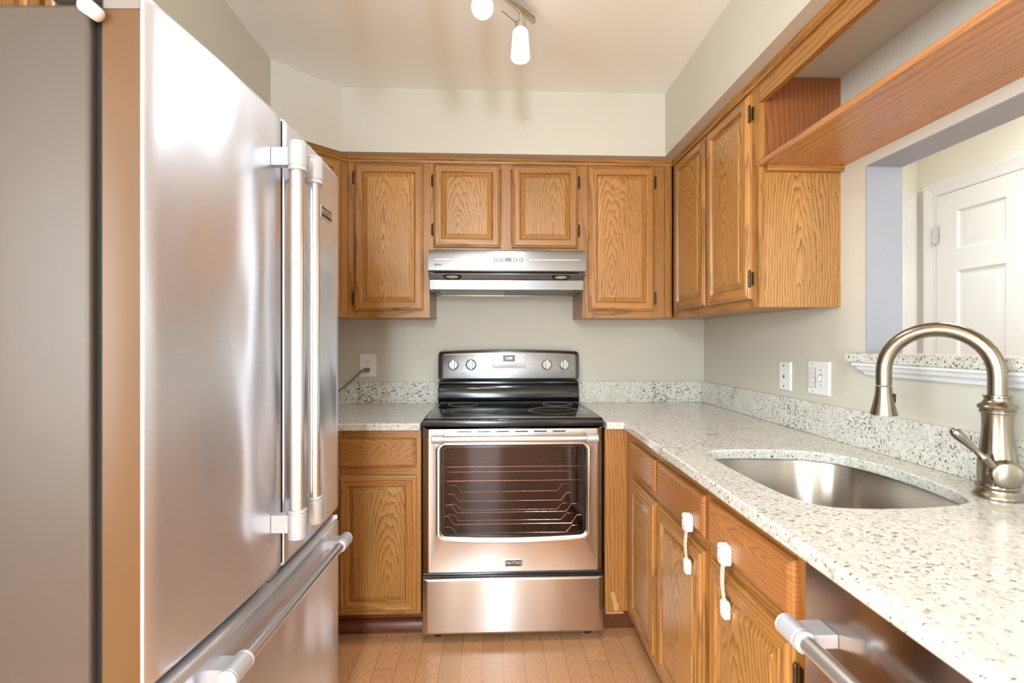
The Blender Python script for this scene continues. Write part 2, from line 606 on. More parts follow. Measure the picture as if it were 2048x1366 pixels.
def rrect(x0, x1, z0, z1, r, n=6, bow=0.0, arch=0.0):
    """rounded rectangle outline, counter clockwise from lower right corner; bow drops the lower edge, arch lifts the upper"""
    pts = []
    for cx, cz, a0 in ((x1 - r, z0 + r, -90), (x1 - r, z1 - r, 0), (x0 + r, z1 - r, 90), (x0 + r, z0 + r, 180)):
        for i in range(n + 1):
            a = R(a0 + 90 * i / n)
            pts.append((cx + r * math.cos(a), cz + r * math.sin(a)))
        # mid points on the following long edge
        if a0 == 0:
            for k in range(1, 8):
                pts.append((x1 - r + (x0 - x1 + 2 * r) * k / 8, z1))
        if a0 == 180:
            for k in range(1, 8):
                pts.append((x0 + r + (x1 - x0 - 2 * r) * k / 8, z0))
    out = []
    xm, hw = (x0 + x1) / 2, (x1 - x0) / 2
    for x, z in pts:
        q = max(0.0, 1 - ((x - xm) / hw) ** 2)
        if z < (z0 + z1) / 2:
            z -= bow * q
        else:
            z += arch * q
        out.append((x, z))
    return out


# ------------------------------------------------------------------ setting: floor, ceiling, walls, soffit
BW, RW, LW = 2.68, 1.175, -1.29
FR = -3.0
struct(MB().box(-2.6, 2.52, -3.12, 2.8, -0.06, 0.0).build('floor', M['floor']), 'reddish oak strip floor')
struct(MB().box(-2.6, 2.52, -3.12, 2.8, 2.44, 2.52).build('ceiling', M['ceil']), 'pale flat ceiling')
struct(MB().box(LW - 0.12, RW + 0.115, BW, BW + 0.12, 0, 2.44).build('wall_back', M['wall']), 'warm grey wall behind the range')
struct(MB().box(LW - 0.12, LW, 0.2, BW, 0, 2.44).build('wall_left', M['wall']), 'warm grey wall behind the refrigerator')
OY0, OY1, OZ0, OZ1 = 0.15, 1.495, 1.214, 1.80
wr = MB()
wr.box(RW, 1.29, OY1 + 0.003, BW, 0, 2.44).box(RW, 1.29, -0.9, OY0, 0, 2.44)
wr.box(RW, 1.29, OY0, OY1 + 0.003, 0, 1.183).box(RW, 1.29, OY0, OY1 + 0.003, OZ1 + 0.003, 2.44)
struct(wr.build('wall_right', M['wall']), 'warm grey wall with the pass-through opening')
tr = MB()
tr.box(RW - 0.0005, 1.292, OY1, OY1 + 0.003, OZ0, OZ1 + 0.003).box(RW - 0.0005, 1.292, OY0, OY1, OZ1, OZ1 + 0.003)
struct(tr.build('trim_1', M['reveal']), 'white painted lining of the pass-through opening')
# soffit round three sides
so = prism([(-0.935, -0.4), (-0.935, 2.105), (-0.709, 2.325), (0.83, 2.325), (0.83, -0.9), (RW, -0.9), (RW, BW), (LW, BW), (LW, -0.4)], 2.14, 2.44)
struct(so.build('wall_soffit', M['wall']), 'warm grey soffit boxed in above the wall cabinets')
# dining end behind the camera
wf = MB()
wf.box(-2.6, -1.2, FR - 0.12, FR, 0, 2.44).box(1.0, 2.52, FR - 0.12, FR, 0, 2.44).box(-1.2, 1.0, FR - 0.12, FR, 2.2, 2.44)
struct(wf.build('wall_front', M['hall']), 'cream wall behind the camera')
struct(MB().box(-2.6, -2.48, FR, 0.2, 0, 2.44).build('wall_dining', M['hall']), 'cream wall of the dining end')
struct(MB().box(-2.48, LW - 0.12, 0.2, 0.3, 0, 2.44).build('wall_return', M['wall']), 'short return wall beside the refrigerator')
# hall beyond the pass-through
struct(MB().box(2.40, 2.52, FR, BW, 0, 2.44).build('wall_hall', M['hall']), 'cream hall wall with the white door')
struct(MB().box(1.29, 2.52, BW, BW + 0.12, 0, 2.44).build('wall_hall_end', M['hall']), 'cream wall at the end of the hall')


def door_casing(name, label, mp, a0, a1, ztop, wd=0.07):
    """casing of stepped section round an opening a0..a1; mp(a, depth, z) gives world points"""
    mb = MB()
    prof = [(0, 0), (0.0, 0.010), (0.012, 0.014), (0.02, 0.012), (0.045, 0.018), (0.058, 0.022), (wd, 0.022), (wd, 0)]
    loops = []
    for t, d in prof:
        loops.append([mp(a0 - t, d, 0), mp(a0 - t, d, ztop + t), mp(a1 + t, d, ztop + t), mp(a1 + t, d, 0)])
    n = len(loops)
    for k in range(n):
        A, B = loops[k], loops[(k + 1) % n]
        for i in range(3):
            mb.add([A[i], A[i + 1], B[i + 1], B[i]], [(0, 1, 2, 3)])
    return struct(mb.build(name, M['white'], sharp=20), label)


mpx = lambda a, d, z: (2.40 - d, a, z)
door_casing('trim_2', 'white moulded casing of the hall door', mpx, 1.735, 2.545, 2.03)
mpy = lambda a, d, z: (a, BW - d, z)
door_casing('trim_3', 'white casing of the doorway at the end of the hall', mpy, 1.50, 2.31, 2.02)
# six panel door
dm = MB()
ya, yb = 1.738, 2.542
dm.box(2.385, 2.40, ya, yb, 0.008, 2.026)


def raised(mb, a0, a1, z0, z1):
    loops = []
    for ins, d in ((0, 0.0152), (0.004, 0.0152), (0.012, 0.003), (0.022, 0.003), (0.05, 0.011), (0.054, 0.011)):
        loops.append([(2.40 - d, a0 + ins, z0 + ins), (2.40 - d, a1 - ins, z0 + ins), (2.40 - d, a1 - ins, z1 - ins), (2.40 - d, a0 + ins, z1 - ins)])
    mb.loft(loops, 0, False, True)


dm = MB()
cols = [(yb - 0.112 - 0.25, yb - 0.112), (ya + 0.112, ya + 0.112 + 0.25)]
rows = [(1.72, 1.93), (0.98, 1.62), (0.22, 0.80)]
ys = sorted([ya, yb] + [v for c in cols for v in c])
zs = sorted([0.008, 2.026] + [v for r_ in rows for v in r_])
for i in range(len(ys) - 1):
    for j in range(len(zs) - 1):
        if i % 2 == 1 and j % 2 == 1:
            raised(dm, ys[i], ys[i + 1], zs[j], zs[j + 1])
        else:
            dm.add([(2.3848, ys[i], zs[j]), (2.3848, ys[i + 1], zs[j]), (2.3848, ys[i + 1], zs[j + 1]), (2.3848, ys[i], zs[j + 1])], [(0, 1, 2, 3)])
d1 = struct(dm.build('door_1', M['white'], sharp=20), 'white six-panel hall door seen through the opening')
for z in (1.82, 1.05, 0.25):
    h = MB().cyl((2.379, 2.547, z - 0.045), (2.379, 2.547, z + 0.045), 0.006, 12)
    h.box(2.379, 2.3815, 2.525, 2.547, z - 0.045, z + 0.045).box(2.376, 2.3785, 2.547, 2.560, z - 0.045, z + 0.045)
    h.build('door_hinge', M['silver'], d1, label='brushed metal hinge')
ed = MB().box(1.502, 2.308, BW - 0.02, BW, 0.008, 2.018)
for (x0, x1) in ((1.6, 1.86), (1.95, 2.21)):
    for (z0, z1) in ((1.72, 1.92), (0.95, 1.6), (0.2, 0.78)):
        ed.box(x0, x1, BW - 0.024, BW - 0.02, z0, z1)
struct(ed.build('door_2', M['white'], bevel=0.003), 'white door at the end of the hall')

# pass-through ledge and its moulding
lg = prism([(1.135, 0.08), (1.135, 1.54), (RW, 1.54), (RW, OY1 - 0.001), (1.33, OY1 - 0.001), (1.33, 0.151), (RW, 0.151), (RW, 0.08)], 1.1835, OZ0)
tag(lg.build('stone_ledge', M['gran2'], bevel=0.003), 'speckled granite ledge on the sill of the pass-through opening', 'ledge')
mo = MB()
pr = [(RW, 1.1832), (1.139, 1.1832), (1.139, 1.176), (1.146, 1.172), (1.150, 1.163), (1.160, 1.156), (1.165, 1.146), (RW, 1.146)]
mo.loft([[(x, 0.12 + (x - 1.139), z) for x, z in pr], [(x, 1.512 - (x - 1.139), z) for x, z in pr]])
struct(mo.build('trim_4', M['white'], sharp=25), 'white crown moulding below the granite ledge')

# ------------------------------------------------------------------ cabinets
UPPER = [(0, 0, 0), (0, 0.010, 0), (0.003, 0.014, 0), (0.007, 0.0150, 0), (0.009, 0.0175, 0), (0.013, 0.0195, 0), (0.036, 0.0195, 0), (0.039, 0.0180, 0), (0.0415, 0.0125, 0), (0.044, 0.0085, 0), (0.047, 0.0080, 0)]
LOWER = [(0, 0, 0), (0, 0.009, 0), (0.003, 0.0125, 0), (0.010, 0.0135, 0), (0.012, 0.0185, 0), (0.016, 0.0205, 0), (0.020, 0.0195, 0), (0.034, 0.0185, 0), (0.036, 0.0200, 0), (0.040, 0.0195, 0), (0.043, 0.0130, 0), (0.046, 0.0085, 0), (0.049, 0.0080, 0)]
FRONT = [(0, 0), (0, 0.010), (0.003, 0.0145), (0.008, 0.017), (0.013, 0.019)]


class Frame:
    """flat front: u runs across, z up, d out of the cabinet face"""
    def __init__(self, org, udir, ndir, mats):
        self.o, self.u, self.n = Vector(org), Vector(udir), Vector(ndir)
        self.mv, self.mh = mats

    def p(self, u, d, z):
        q = self.o + self.u * u + self.n * d
        return (q.x, q.y, z)


def rings(fr, u0, u1, z0, z1, prof):
    L = []
    for t in prof:
        i, d = t[0], t[1]
        L.append([fr.p(u0 + i, d, z0 + i), fr.p(u1 - i, d, z0 + i), fr.p(u1 - i, d, z1 - i), fr.p(u0 + i, d, z1 - i)])
    return L


def cab_door(fr, parent, u0, u1, z0, z1, prof, hinge_u, panel=None, hz=None, hinges=True):
    mb = MB()
    L = rings(fr, u0, u1, z0, z1, prof)
    for k in range(len(L) - 1):
        for i in range(4):
            j = (i + 1) % 4
            mb.add([L[k][i], L[k][j], L[k + 1][j], L[k + 1][i]], [(0, 1, 2, 3)], 1 if i in (0, 2) else 0)
    mb.add(L[0], [(3, 2, 1, 0)], 0)
    mb.add(L[-1], [(0, 1, 2, 3)], 0)
    d = mb.build('door', [fr.mv, fr.mh], parent, sharp=18)
    ins = prof[-1][0] - 0.002
    pp = [(ins, 0.0082), (ins, 0.0088), (ins + 0.017, 0.0158), (ins + 0.0185, 0.0176), (ins + 0.020, 0.0180)]
    pm = MB()
    pm.loft(rings(fr, u0, u1, z0, z1, pp))
    pm.build('raised_panel', panel or (OZCS if abs(fr.n.x) > 0.9 else OZC), d, sharp=8)
    if hinges:
        s = -1 if hinge_u <= u0 + 1e-6 else 1
        for z in (hz or (z0 + 0.075, z1 - 0.075)):
            hb = MB()
            a, b = fr.p(hinge_u + s * 0.0045, 0.012, z - 0.026), fr.p(hinge_u + s * 0.0045, 0.012, z + 0.026)
            hb.cyl(a, b, 0.0042, 12)
            hb.cyl(fr.p(hinge_u + s * 0.0045, 0.012, z - 0.030), a, 0.0025, 10, 0, 0.0046)
            hb.cyl(b, fr.p(hinge_u + s * 0.0045, 0.012, z + 0.030), 0.0046, 10, 0, 0.0025)
            c = [fr.p(hinge_u + s * e, dd, zz) for zz in (z - 0.022, z + 0.022) for dd in (0.0005, 0.003) for e in (0.003, 0.012)]
            hb.add(c, [(0, 2, 3, 1), (4, 5, 7, 6), (0, 1, 5, 4), (1, 3, 7, 5), (3, 2, 6, 7), (2, 0, 4, 6)])
            hb.build('hinge', M['hinge'], d, label='small dark bronze barrel hinge')
    return d


def drawer_front(fr, parent, u0, u1, z0, z1, mat, name='drawer'):
    mb = MB()
    mb.loft(rings(fr, u0, u1, z0, z1, FRONT))
    return mb.build(name, mat, parent, sharp=18)


def obox(mb, fr, u0, u1, d0, d1, z0, z1, m=0):
    c = [fr.p(u, d, z) for z in (z0, z1) for d in (d0, d1) for u in (u0, u1)]
    mb.add(c, [(0, 2, 3, 1), (4, 5, 7, 6), (0, 1, 5, 4), (1, 3, 7, 5), (3, 2, 6, 7), (2, 0, 4, 6)], m)
    return mb


def face_frame(fr, parent, stiles, rails, z0, z1, th=0.019):
    mb = MB()
    for a, b in stiles:
        obox(mb, fr, a, b, -th, 0, z0, z1, 0)
    st = sorted(stiles)
    for za, zb in rails:
        for k in range(len(st) - 1):
            obox(mb, fr, st[k][1], st[k + 1][0], -th, -0.0006, za, zb, 1)
    return mb.build('face_frame', [fr.mv, fr.mh], parent)


def top_strip(fr, parent, u0, u1, z0=2.112, z1=2.139):
    mb = MB()
    pr = [(0.0, z0), (0.008, z0), (0.011, z0 + 0.008), (0.008, z0 + 0.012), (0.013, z0 + 0.017), (0.013, z1), (0.0, z1)]
    mb.loft([[fr.p(u0, d, z) for d, z in pr], [fr.p(u1, d, z) for d, z in pr]])
    return mb.build('top_moulding', fr.mh, parent, sharp=25)


CG = 'oak wall cabinets'
FY = 2.385
fb = Frame((0, FY, 0), (1, 0, 0), (0, -1, 0), (OZ, OX))
# left of the hood
t = thing('wall_cabinet', 'single-door oak wall cabinet left of the range hood', 'cabinet', (-0.499, 2.53, 1.366), CG)
MB().box(-0.692, -0.304, FY + 0.019, BW, 1.37, 2.138).build('carcass', OZ, t)
face_frame(fb, t, [(-0.692, -0.640), (-0.350, -0.304)], [(1.366, 1.41), (2.085, 2.112)], 1.366, 2.112)
cab_door(fb, t, -0.662, -0.333, 1.399, 2.102, UPPER, -0.662, hz=(1.462, 2.035))
top_strip(fb, t, -0.692, -0.304)
# over the hood
t = thing('wall_cabinet', 'short two-door oak wall cabinet directly above the range hood', 'cabinet', (0.069, 2.53, 1.683), CG)
MB().box(-0.3035, 0.4405, FY + 0.019, BW, 1.69, 2.138).build('carcass', OZ, t)
face_frame(fb, t, [(-0.3035, -0.262), (0.045, 0.088), (0.40, 0.4405)], [(1.683, 1.722), (2.085, 2.112)], 1.683, 2.112)
cab_door(fb, t, -0.285, 0.039, 1.705, 2.106, UPPER, -0.285, hz=(1.790, 2.025))
cab_door(fb, t, 0.094, 0.417, 1.705, 2.106, UPPER, 0.417, hz=(1.790, 2.025))
top_strip(fb, t, -0.3035, 0.4405)
# right of the hood
t = thing('wall_cabinet', 'single-door oak wall cabinet right of the range hood', 'cabinet', (0.66, 2.53, 1.366), CG)
MB().box(0.441, 0.892, FY + 0.019, BW, 1.37, 2.138).build('carcass', OZ, t)
face_frame(fb, t, [(0.441, 0.486), (0.772, 0.846)], [(1.366, 1.41), (2.085, 2.112)], 1.366, 2.112)
cab_door(fb, t, 0.469, 0.794, 1.400, 2.103, UPPER, 0.794, hz=(1.462, 2.030))
obox(MB(), fb, 0.847, 0.874, -0.019, 0.006, 1.372, 2.112).build('filler_strip', OZ, t)
top_strip(fb, t, 0.441, 0.880)
# diagonal corner cabinet
A, B = Vector((-0.694, FY)), Vector((-0.994, 2.085))
ud = (A - B).normalized()
fd = Frame((B.x, B.y, 0), (ud.x, ud.y, 0), (ud.y, -ud.x, 0), (OZ, OX))
t = thing('wall_cabinet', 'diagonal oak corner wall cabinet mostly hidden behind the refrigerator', 'cabinet', (-1.0, 2.4, 1.366), CG)
off = 0.019
prism([(-0.694, FY + 0.027), (-0.694, BW), (LW, BW), (LW, 2.085), (-1.02, 2.085)], 1.37, 2.138).build('carcass', OZ, t)
ln = (A - B).length
face_frame(fd, t, [(0.0, 0.05), (ln - 0.055, ln)], [(1.366, 1.41), (2.085, 2.112)], 1.366, 2.112)
cab_door(fd, t, 0.032, ln - 0.040, 1.399, 2.102, UPPER, 0.032)
top_strip(fd, t, 0, ln)
# right run
XF = 0.893
fx = Frame((XF, 0, 0), (0, -1, 0), (-1, 0, 0), (OZ, OY))
t = thing('wall_cabinet', 'two-door oak wall cabinet on the right wall with a wide-grained end panel', 'cabinet', (1.03, 2.0, 1.366), CG)
MB().box(XF + 0.019, RW, 1.628, BW, 1.372, 2.138).build('carcass', OZ, t)
face_frame(fx, t, [(-2.384, -2.315), (-2.012, -1.962), (-1.672, -1.609)], [(1.366, 1.41), (2.085, 2.112)], 1.366, 2.112)
cab_door(fx, t, -2.335, -2.003, 1.398, 2.100, UPPER, -2.335, hinges=False)
cab_door(fx, t, -1.977, -1.652, 1.396, 2.098, UPPER, -1.652, hz=(1.465, 2.03))
MB().box(XF + 0.019, RW, 1.6095, 1.628, 1.366, 1.818).build('end_panel', OPLY, t, label='figured light oak end panel')
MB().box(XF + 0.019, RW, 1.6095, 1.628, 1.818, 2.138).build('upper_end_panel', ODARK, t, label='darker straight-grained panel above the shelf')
top_strip(fx, t, -2.384, -1.609)
MB().box(XF, XF + 0.30, 1.630, BW, 1.3665, 1.3715).build('bottom_board', OX, t) if False else None

# open shelf bridging over the pass-through
t = thing('open_shelf', 'open oak shelf bridging above the pass-through opening, under the soffit', 'shelf', (1.03, 0.85, 1.835))
MB().box(XF, RW, 0.05, 1.608, 1.836, 1.856).build('shelf_board', OSTAIN, t, bevel=0.002)
MB().box(XF + 0.02, RW - 0.0, 1.590, 1.608, 1.8195, 1.8355).build('support_cleat', OX, t)
MB().box(XF, XF + 0.02, 0.05, 1.608, 2.052, 2.112).build('top_rail', OY, t, bevel=0.0015)
top_strip(fx, t, -1.608, -0.05)

# cabinet above the refrigerator
t = thing('wall_cabinet', 'oak cabinet above the refrigerator, glimpsed at the upper left', 'cabinet', (-1.1, 1.1, 1.80), CG)
fl = Frame((-0.985, 0, 0), (0, 1, 0), (1, 0, 0), (OZ, OY))
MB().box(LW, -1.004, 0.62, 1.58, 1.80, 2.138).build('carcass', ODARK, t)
face_frame(fl, t, [(0.62, 0.665), (1.08, 1.12), (1.535, 1.58)], [(1.80, 1.84), (2.085, 2.112)], 1.80, 2.112)
cab_door(fl, t, 0.645, 1.092, 1.815, 2.100, UPPER, 0.645, hinges=False)
cab_door(fl, t, 1.108, 1.555, 1.815, 2.100, UPPER, 1.555, hinges=False)

# base cabinets
BG = 'oak base cabinets'
fbl = Frame((0, 2.04, 0), (1, 0, 0), (0, -1, 0), (OZ, OX))
t = thing('base_cabinet', 'oak base cabinet with one drawer and one door between refrigerator and range', 'cabinet', (-0.6, 2.3, 0.0), BG)
MB().box(-1.20, -0.296, 2.0595, 2.66, 0.125, 0.883).build('carcass', OZ, t)
face_frame(fbl, t, [(-0.70, -0.606), (-0.332, -0.296)], [(0.125, 0.155), (0.685, 0.745), (0.835, 0.883)], 0.125, 0.883)
drawer_front(fbl, t, -0.632, -0.314, 0.733, 0.851, OXC)
cab_door(fbl, t, -0.632, -0.314, 0.140, 0.700, LOWER, -0.632, hz=(0.235, 0.60), panel=OZC)
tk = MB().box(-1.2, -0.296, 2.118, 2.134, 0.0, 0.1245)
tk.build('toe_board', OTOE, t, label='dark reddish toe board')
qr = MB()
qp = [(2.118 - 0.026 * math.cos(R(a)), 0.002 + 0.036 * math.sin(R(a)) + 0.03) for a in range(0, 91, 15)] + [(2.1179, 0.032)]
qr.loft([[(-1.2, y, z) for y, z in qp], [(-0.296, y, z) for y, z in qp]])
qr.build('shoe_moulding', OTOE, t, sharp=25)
# right run
XB = 0.565
fr_ = Frame((XB, 0, 0), (0, -1, 0), (-1, 0, 0), (OZ, OY))
t = thing('base_cabinet', 'narrow oak base cabinet in the inner corner right of the range, no latch', 'cabinet', (0.87, 1.9, 0.0), BG)
MB().box(XB + 0.0195, 1.155, 1.632, 2.66, 0.115, 0.883).build('carcass', OZ, t)
face_frame(fr_, t, [(-2.039, -1.925), (-1.655, -1.6315)], [(0.115, 0.155), (0.69, 0.745), (0.838, 0.883)], 0.115, 0.883)
drawer_front(fr_, t, -1.940, -1.645, 0.737, 0.846, OYC)
cab_door(fr_, t, -1.940, -1.645, 0.165, 0.702, LOWER, -1.940, hinges=False)
MB().box(0.4715, 0.5845, 2.0395, 2.058, 0.118, 0.883).build('corner_filler', OZ, t, label='plain upright oak filler facing the camera')
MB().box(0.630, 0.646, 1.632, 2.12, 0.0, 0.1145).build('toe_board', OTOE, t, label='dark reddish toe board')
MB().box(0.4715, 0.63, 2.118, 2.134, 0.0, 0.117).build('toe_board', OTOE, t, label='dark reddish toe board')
t2 = thing('base_cabinet', 'wide oak sink base cabinet with two false fronts and two latched doors', 'cabinet', (0.87, 1.24, 0.0), BG)
sb = MB().box(XB + 0.0195, XB + 0.03, 0.866, 1.6305, 0.115, 0.883).box(XB + 0.03, 1.155, 0.866, 1.6305, 0.115, 0.135)
sb.box(XB + 0.03, 1.155, 0.866, 0.88, 0.135, 0.883).box(XB + 0.03, 1.155, 1.6165, 1.6305, 0.135, 0.883)
sb.build('carcass', OZ, t2)
face_frame(fr_, t2, [(-1.631, -1.600), (-1.268, -1.218), (-0.892, -0.852)], [(0.115, 0.155), (0.69, 0.745), (0.838, 0.883)], 0.115, 0.883)
drawer_front(fr_, t2, -1.619, -1.257, 0.737, 0.848, OYC, 'false_drawer_front')
drawer_front(fr_, t2, -1.228, -0.877, 0.737, 0.848, OYC, 'false_drawer_front')
cab_door(fr_, t2, -1.617, -1.263, 0.160, 0.700, LOWER, -1.617, hinges=False)
cab_door(fr_, t2, -1.224, -0.879, 0.160, 0.700, LOWER, -0.879, hz=(0.632, 0.24))
MB().box(0.630, 0.646, 0.866, 1.6305, 0.0, 0.1145).build('toe_board', OTOE, t2, label='dark reddish toe board')
tp = MB()
tp.add([(0.496, 2.0393, 0.196), (0.512, 2.0393, 0.199), (0.530, 2.0393, 0.119), (0.511, 2.0393, 0.118)], [(0, 1, 2, 3)])
tp.box(0.511, 0.53, 2.0387, 2.0393, 0.119, 0.15)
tag(tp.build('tape_strip', M['tape'], sharp=20), 'small strip of clear tape on the oak filler beside the range', 'tape')
tag(MB().box(0.474, 0.548, 2.030, 2.06, 0.112, 0.1165).build('packing_shim', M['tape']), 'pale flat shim under the oak filler beside the range', 'shim')

# safety latches
LG = 'white child safety latches'


def plate(mb, yc, zc, hw, hh, x0, x1, r, m=0):
    L = []
    for ins, x in ((0, x0), (0, x1 + 0.003), (0.001, x1 + 0.001), (0.003, x1)):
        L.append([(x, yc - (px), zc + pz) for px, pz in rrect(-hw + ins, hw - ins, -hh + ins, hh - ins, max(r - ins, 0.002), 5)])
    mb.loft(L, m)


def latch(yc, zt, zb, dy, label):
    t = thing('safety_latch', label, 'latch', (0.545, yc, zb), LG)
    a = MB()
    plate(a, yc, zt, 0.0175, 0.024, 0.5453, 0.527, 0.010)
    p1 = a.build('upper_pad', M['hplast'], t, sharp=30)
    d = MB().box(0.5262, 0.5268, yc - 0.002, yc + 0.006, zt - 0.012, zt - 0.0105).cyl((0.5268, yc + 0.008, zt + 0.010), (0.5262, yc + 0.008, zt + 0.010), 0.002, 10)
    d.build('pad_mark', M['ink'], p1)
    b = MB()
    plate(b, yc + dy, zb, 0.014, 0.0205, 0.5447, 0.532, 0.009)
    b.build('lower_pad', M['hplast'], t, sharp=30)
    s = MB()
    n = 10
    L = []
    for i in range(n + 1):
        f = i / n
        z = zt - 0.02 + (zb + 0.012 - zt + 0.02) * f
        y = yc + dy * f
        bulge = 0.004 * math.sin(PI * f)
        x = 0.533 + 0.004 * f - bulge
        L.append([(x, y - 0.0075, z), (x, y + 0.0075, z), (x + 0.002, y + 0.0075, z), (x + 0.002, y - 0.0075, z)])
    s.loft(L)
    s.build('strap', M['clear'], t, label='translucent cream strap')


latch(1.331, 0.752, 0.628, 0.006, 'white safety latch with a straight strap on the middle base cabinet door')
latch(1.116, 0.757, 0.629, 0.0, 'white safety latch with a slightly bent strap, nearest the dishwasher')

# ------------------------------------------------------------------ worktops, upstands, sink
ct = MB().box(LW, -0.297, 2.018, 2.678, 0.885, 0.915)
tag(ct.build('worktop', M['gran'], bevel=0.004), 'speckled white granite worktop left of the range', 'worktop', 'granite worktops')


def smooth_loop(pts, n=10):
    out = []
    m = len(pts)
    for i in range(m):
        p0, p1, p2, p3 = (Vector(pts[(i + k) % m]) for k in (-1, 0, 1, 2))
        for k in range(n):
            t = k / n
            out.append(tuple(0.5 * ((2 * p1) + (p2 - p0) * t + (2 * p0 - 5 * p1 + 4 * p2 - p3) * t * t + (3 * p1 - p0 - 3 * p2 + p3) * t ** 3)))
    return out


hole = smooth_loop([(0.634, 1.40), (0.650, 1.455), (0.70, 1.482), (0.80, 1.487), (0.93, 1.468), (1.02, 1.405), (1.058, 1.28), (1.055, 1.14), (1.028, 1.03), (0.975, 0.978), (0.87, 0.957), (0.76, 0.955), (0.685, 0.970), (0.648, 1.02), (0.634, 1.12), (0.632, 1.26)], 6)
outer = [(0.4725, 2.014), (0.545, 2.010), (0.516, 0.78), (0.505, 0.15), (1.1745, 0.15), (1.1745, 2.678), (0.4725, 2.678)]
bm = bmesh.new()
for lp in (outer, hole):
    vs = [bm.verts.new((x, y, 0.915)) for x, y in lp]
    for i in range(len(vs)):
        bm.edges.new((vs[i], vs[(i + 1) % len(vs)]))
bmesh.ops.triangle_fill(bm, use_beauty=True, edges=bm.edges[:])
res = bmesh.ops.extrude_face_region(bm, geom=bm.faces[:])
for v in [g for g in res['geom'] if isinstance(g, bmesh.types.BMVert)]:
    v.co.z = 0.885
bmesh.ops.recalc_face_normals(bm, faces=bm.faces[:])
mb = MB()
bm.verts.index_update()
mb.add([v.co.copy() for v in bm.verts], [[v.index for v in f.verts] for f in bm.faces])
bm.free()
tag(mb.build('worktop', M['gran'], bevel=0.004, sharp=30), 'L-shaped speckled white granite worktop with the sink cut-out', 'worktop', 'granite worktops')
tag(MB().box(LW, -0.293, 2.660, BW, 0.9152, 1.030).build('upstand', M['gran2'], bevel=0.002), 'granite upstand with black flecks below the outlet with the cord', 'upstand', 'granite upstands')
tag(MB().box(0.471, 1.1545, 2.660, BW, 0.9152, 1.030).build('upstand', M['gran2'], bevel=0.002), 'short granite upstand on the back wall right of the range', 'upstand', 'granite upstands')
tag(MB().box(1.155, RW, 0.15, BW, 0.9152, 1.030).build('upstand', M['gran2'], bevel=0.002), 'long granite upstand along the right wall behind the faucet', 'upstand', 'granite upstands')
# sink
cx = sum(p[0] for p in hole) / len(hole)
cy = sum(p[1] for p in hole) / len(hole)


def sc_loop(k, z, add=0.0):
    out = []
    for x, y in hole:
        d = Vector((x - cx, y - cy))
        L = d.length
        q = d * k + d / L * add
        out.append((cx + q.x, cy + q.y, z))
    return out


t = thing('sink', 'D-shaped undermount stainless steel sink bowl in the worktop', 'sink', (cx, cy, 0.68))
s = MB()
s.loft([sc_loop(1, 0.8845, 0.022), sc_loop(1, 0.8845, 0.006), sc_loop(1, 0.878, 0.003), sc_loop(1, 0.74, -0.006), sc_loop(1, 0.705, -0.016), sc_loop(1, 0.690, -0.040), sc_loop(0.35, 0.684), sc_loop(0.15, 0.682)], 0, False, True)
s.loft([sc_loop(1, 0.8835, 0.022), sc_loop(1, 0.877, 0.006), sc_loop(1, 0.74, -0.003), sc_loop(1, 0.70, -0.014), sc_loop(1, 0.686, -0.04), sc_loop(0.15, 0.678)], 0, False, True, flip=True)
s.build('bowl', M['sink'], t, sharp=50, fix=False)
dr = MB().lathe([(0.045, 0.0), (0.045, 0.003), (0.038, 0.004), (0.034, 0.001), (0.0, 0.001)][:4], Matrix.Translation((cx, cy, 0.6825)), 28)
dr.build('drain', M['chrome'], t)

# faucet
fxp, fyp = 1.086, 1.012
t = thing('faucet', 'brushed nickel gooseneck pull-down faucet standing behind the sink', 'faucet', (fxp, fyp, 0.915))
T0 = Matrix.Translation((fxp, fyp, 0.915))
MB().lathe([(0.0405, 0.0003), (0.0415, 0.004), (0.040, 0.008), (0.036, 0.013), (0.0345, 0.019), (0.0365, 0.022), (0.0375, 0.025), (0.0365, 0.029), (0.033, 0.031)], T0, 36).build('base_ring', M['nickel'], t)
MB().lathe([(0.033, 0.031), (0.0335, 0.05), (0.0330, 0.078), (0.031, 0.098), (0.0275, 0.125), (0.0258, 0.150), (0.026, 0.170), (0.0275, 0.180)], T0, 36).build('body', M['nickel'], t)
MB().lathe([(0.0275, 0.180), (0.030, 0.182), (0.0305, 0.186), (0.029, 0.188), (0.0325, 0.191), (0.034, 0.195), (0.032, 0.199), (0.026, 0.203), (0.0225, 0.209), (0.0225, 0.214), (0.0245, 0.216), (0.0245, 0.219), (0.018, 0.220)], T0, 36).build('collar', M['nickel'], t)
rd = Vector((-0.118, 0.165)).normalized()
reach = 0.202
zc = 0.915 + 0.262
path = [(fxp, fyp, 0.915 + 0.218), (fxp, fyp, zc - 0.01)]
rad = reach / 2
for i in range(0, 19):
    a = PI * i / 18
    q = rad - rad * math.cos(a)
    path.append((fxp + rd.x * q, fyp + rd.y * q, zc + rad * 1.0 * math.sin(a)))
hx, hy = fxp + rd.x * reach, fyp + rd.y * reach
path.append((hx, hy, 1.142))
MB().tube(path, 0.0168, 20).build('spout', M['nickel'], t, sharp=60)
hd = MB().lathe([(0.016, 0.0), (0.0172, -0.002), (0.0172, -0.006), (0.019, -0.025), (0.0245, -0.052), (0.0262, -0.058), (0.0265, -0.062), (0.0285, -0.066), (0.0285, -0.071), (0.025, -0.072)], Matrix.Translation((hx, hy, 1.140)), 32)
sp = hd.build('spray_head', M['nickel'], t)
MB().box(hx + 0.012, hx + 0.0178, hy - 0.017, hy - 0.008, 1.100, 1.122).build('spray_button', M['dkslot'], sp, bevel=0.001, label='dark rubber spray button')
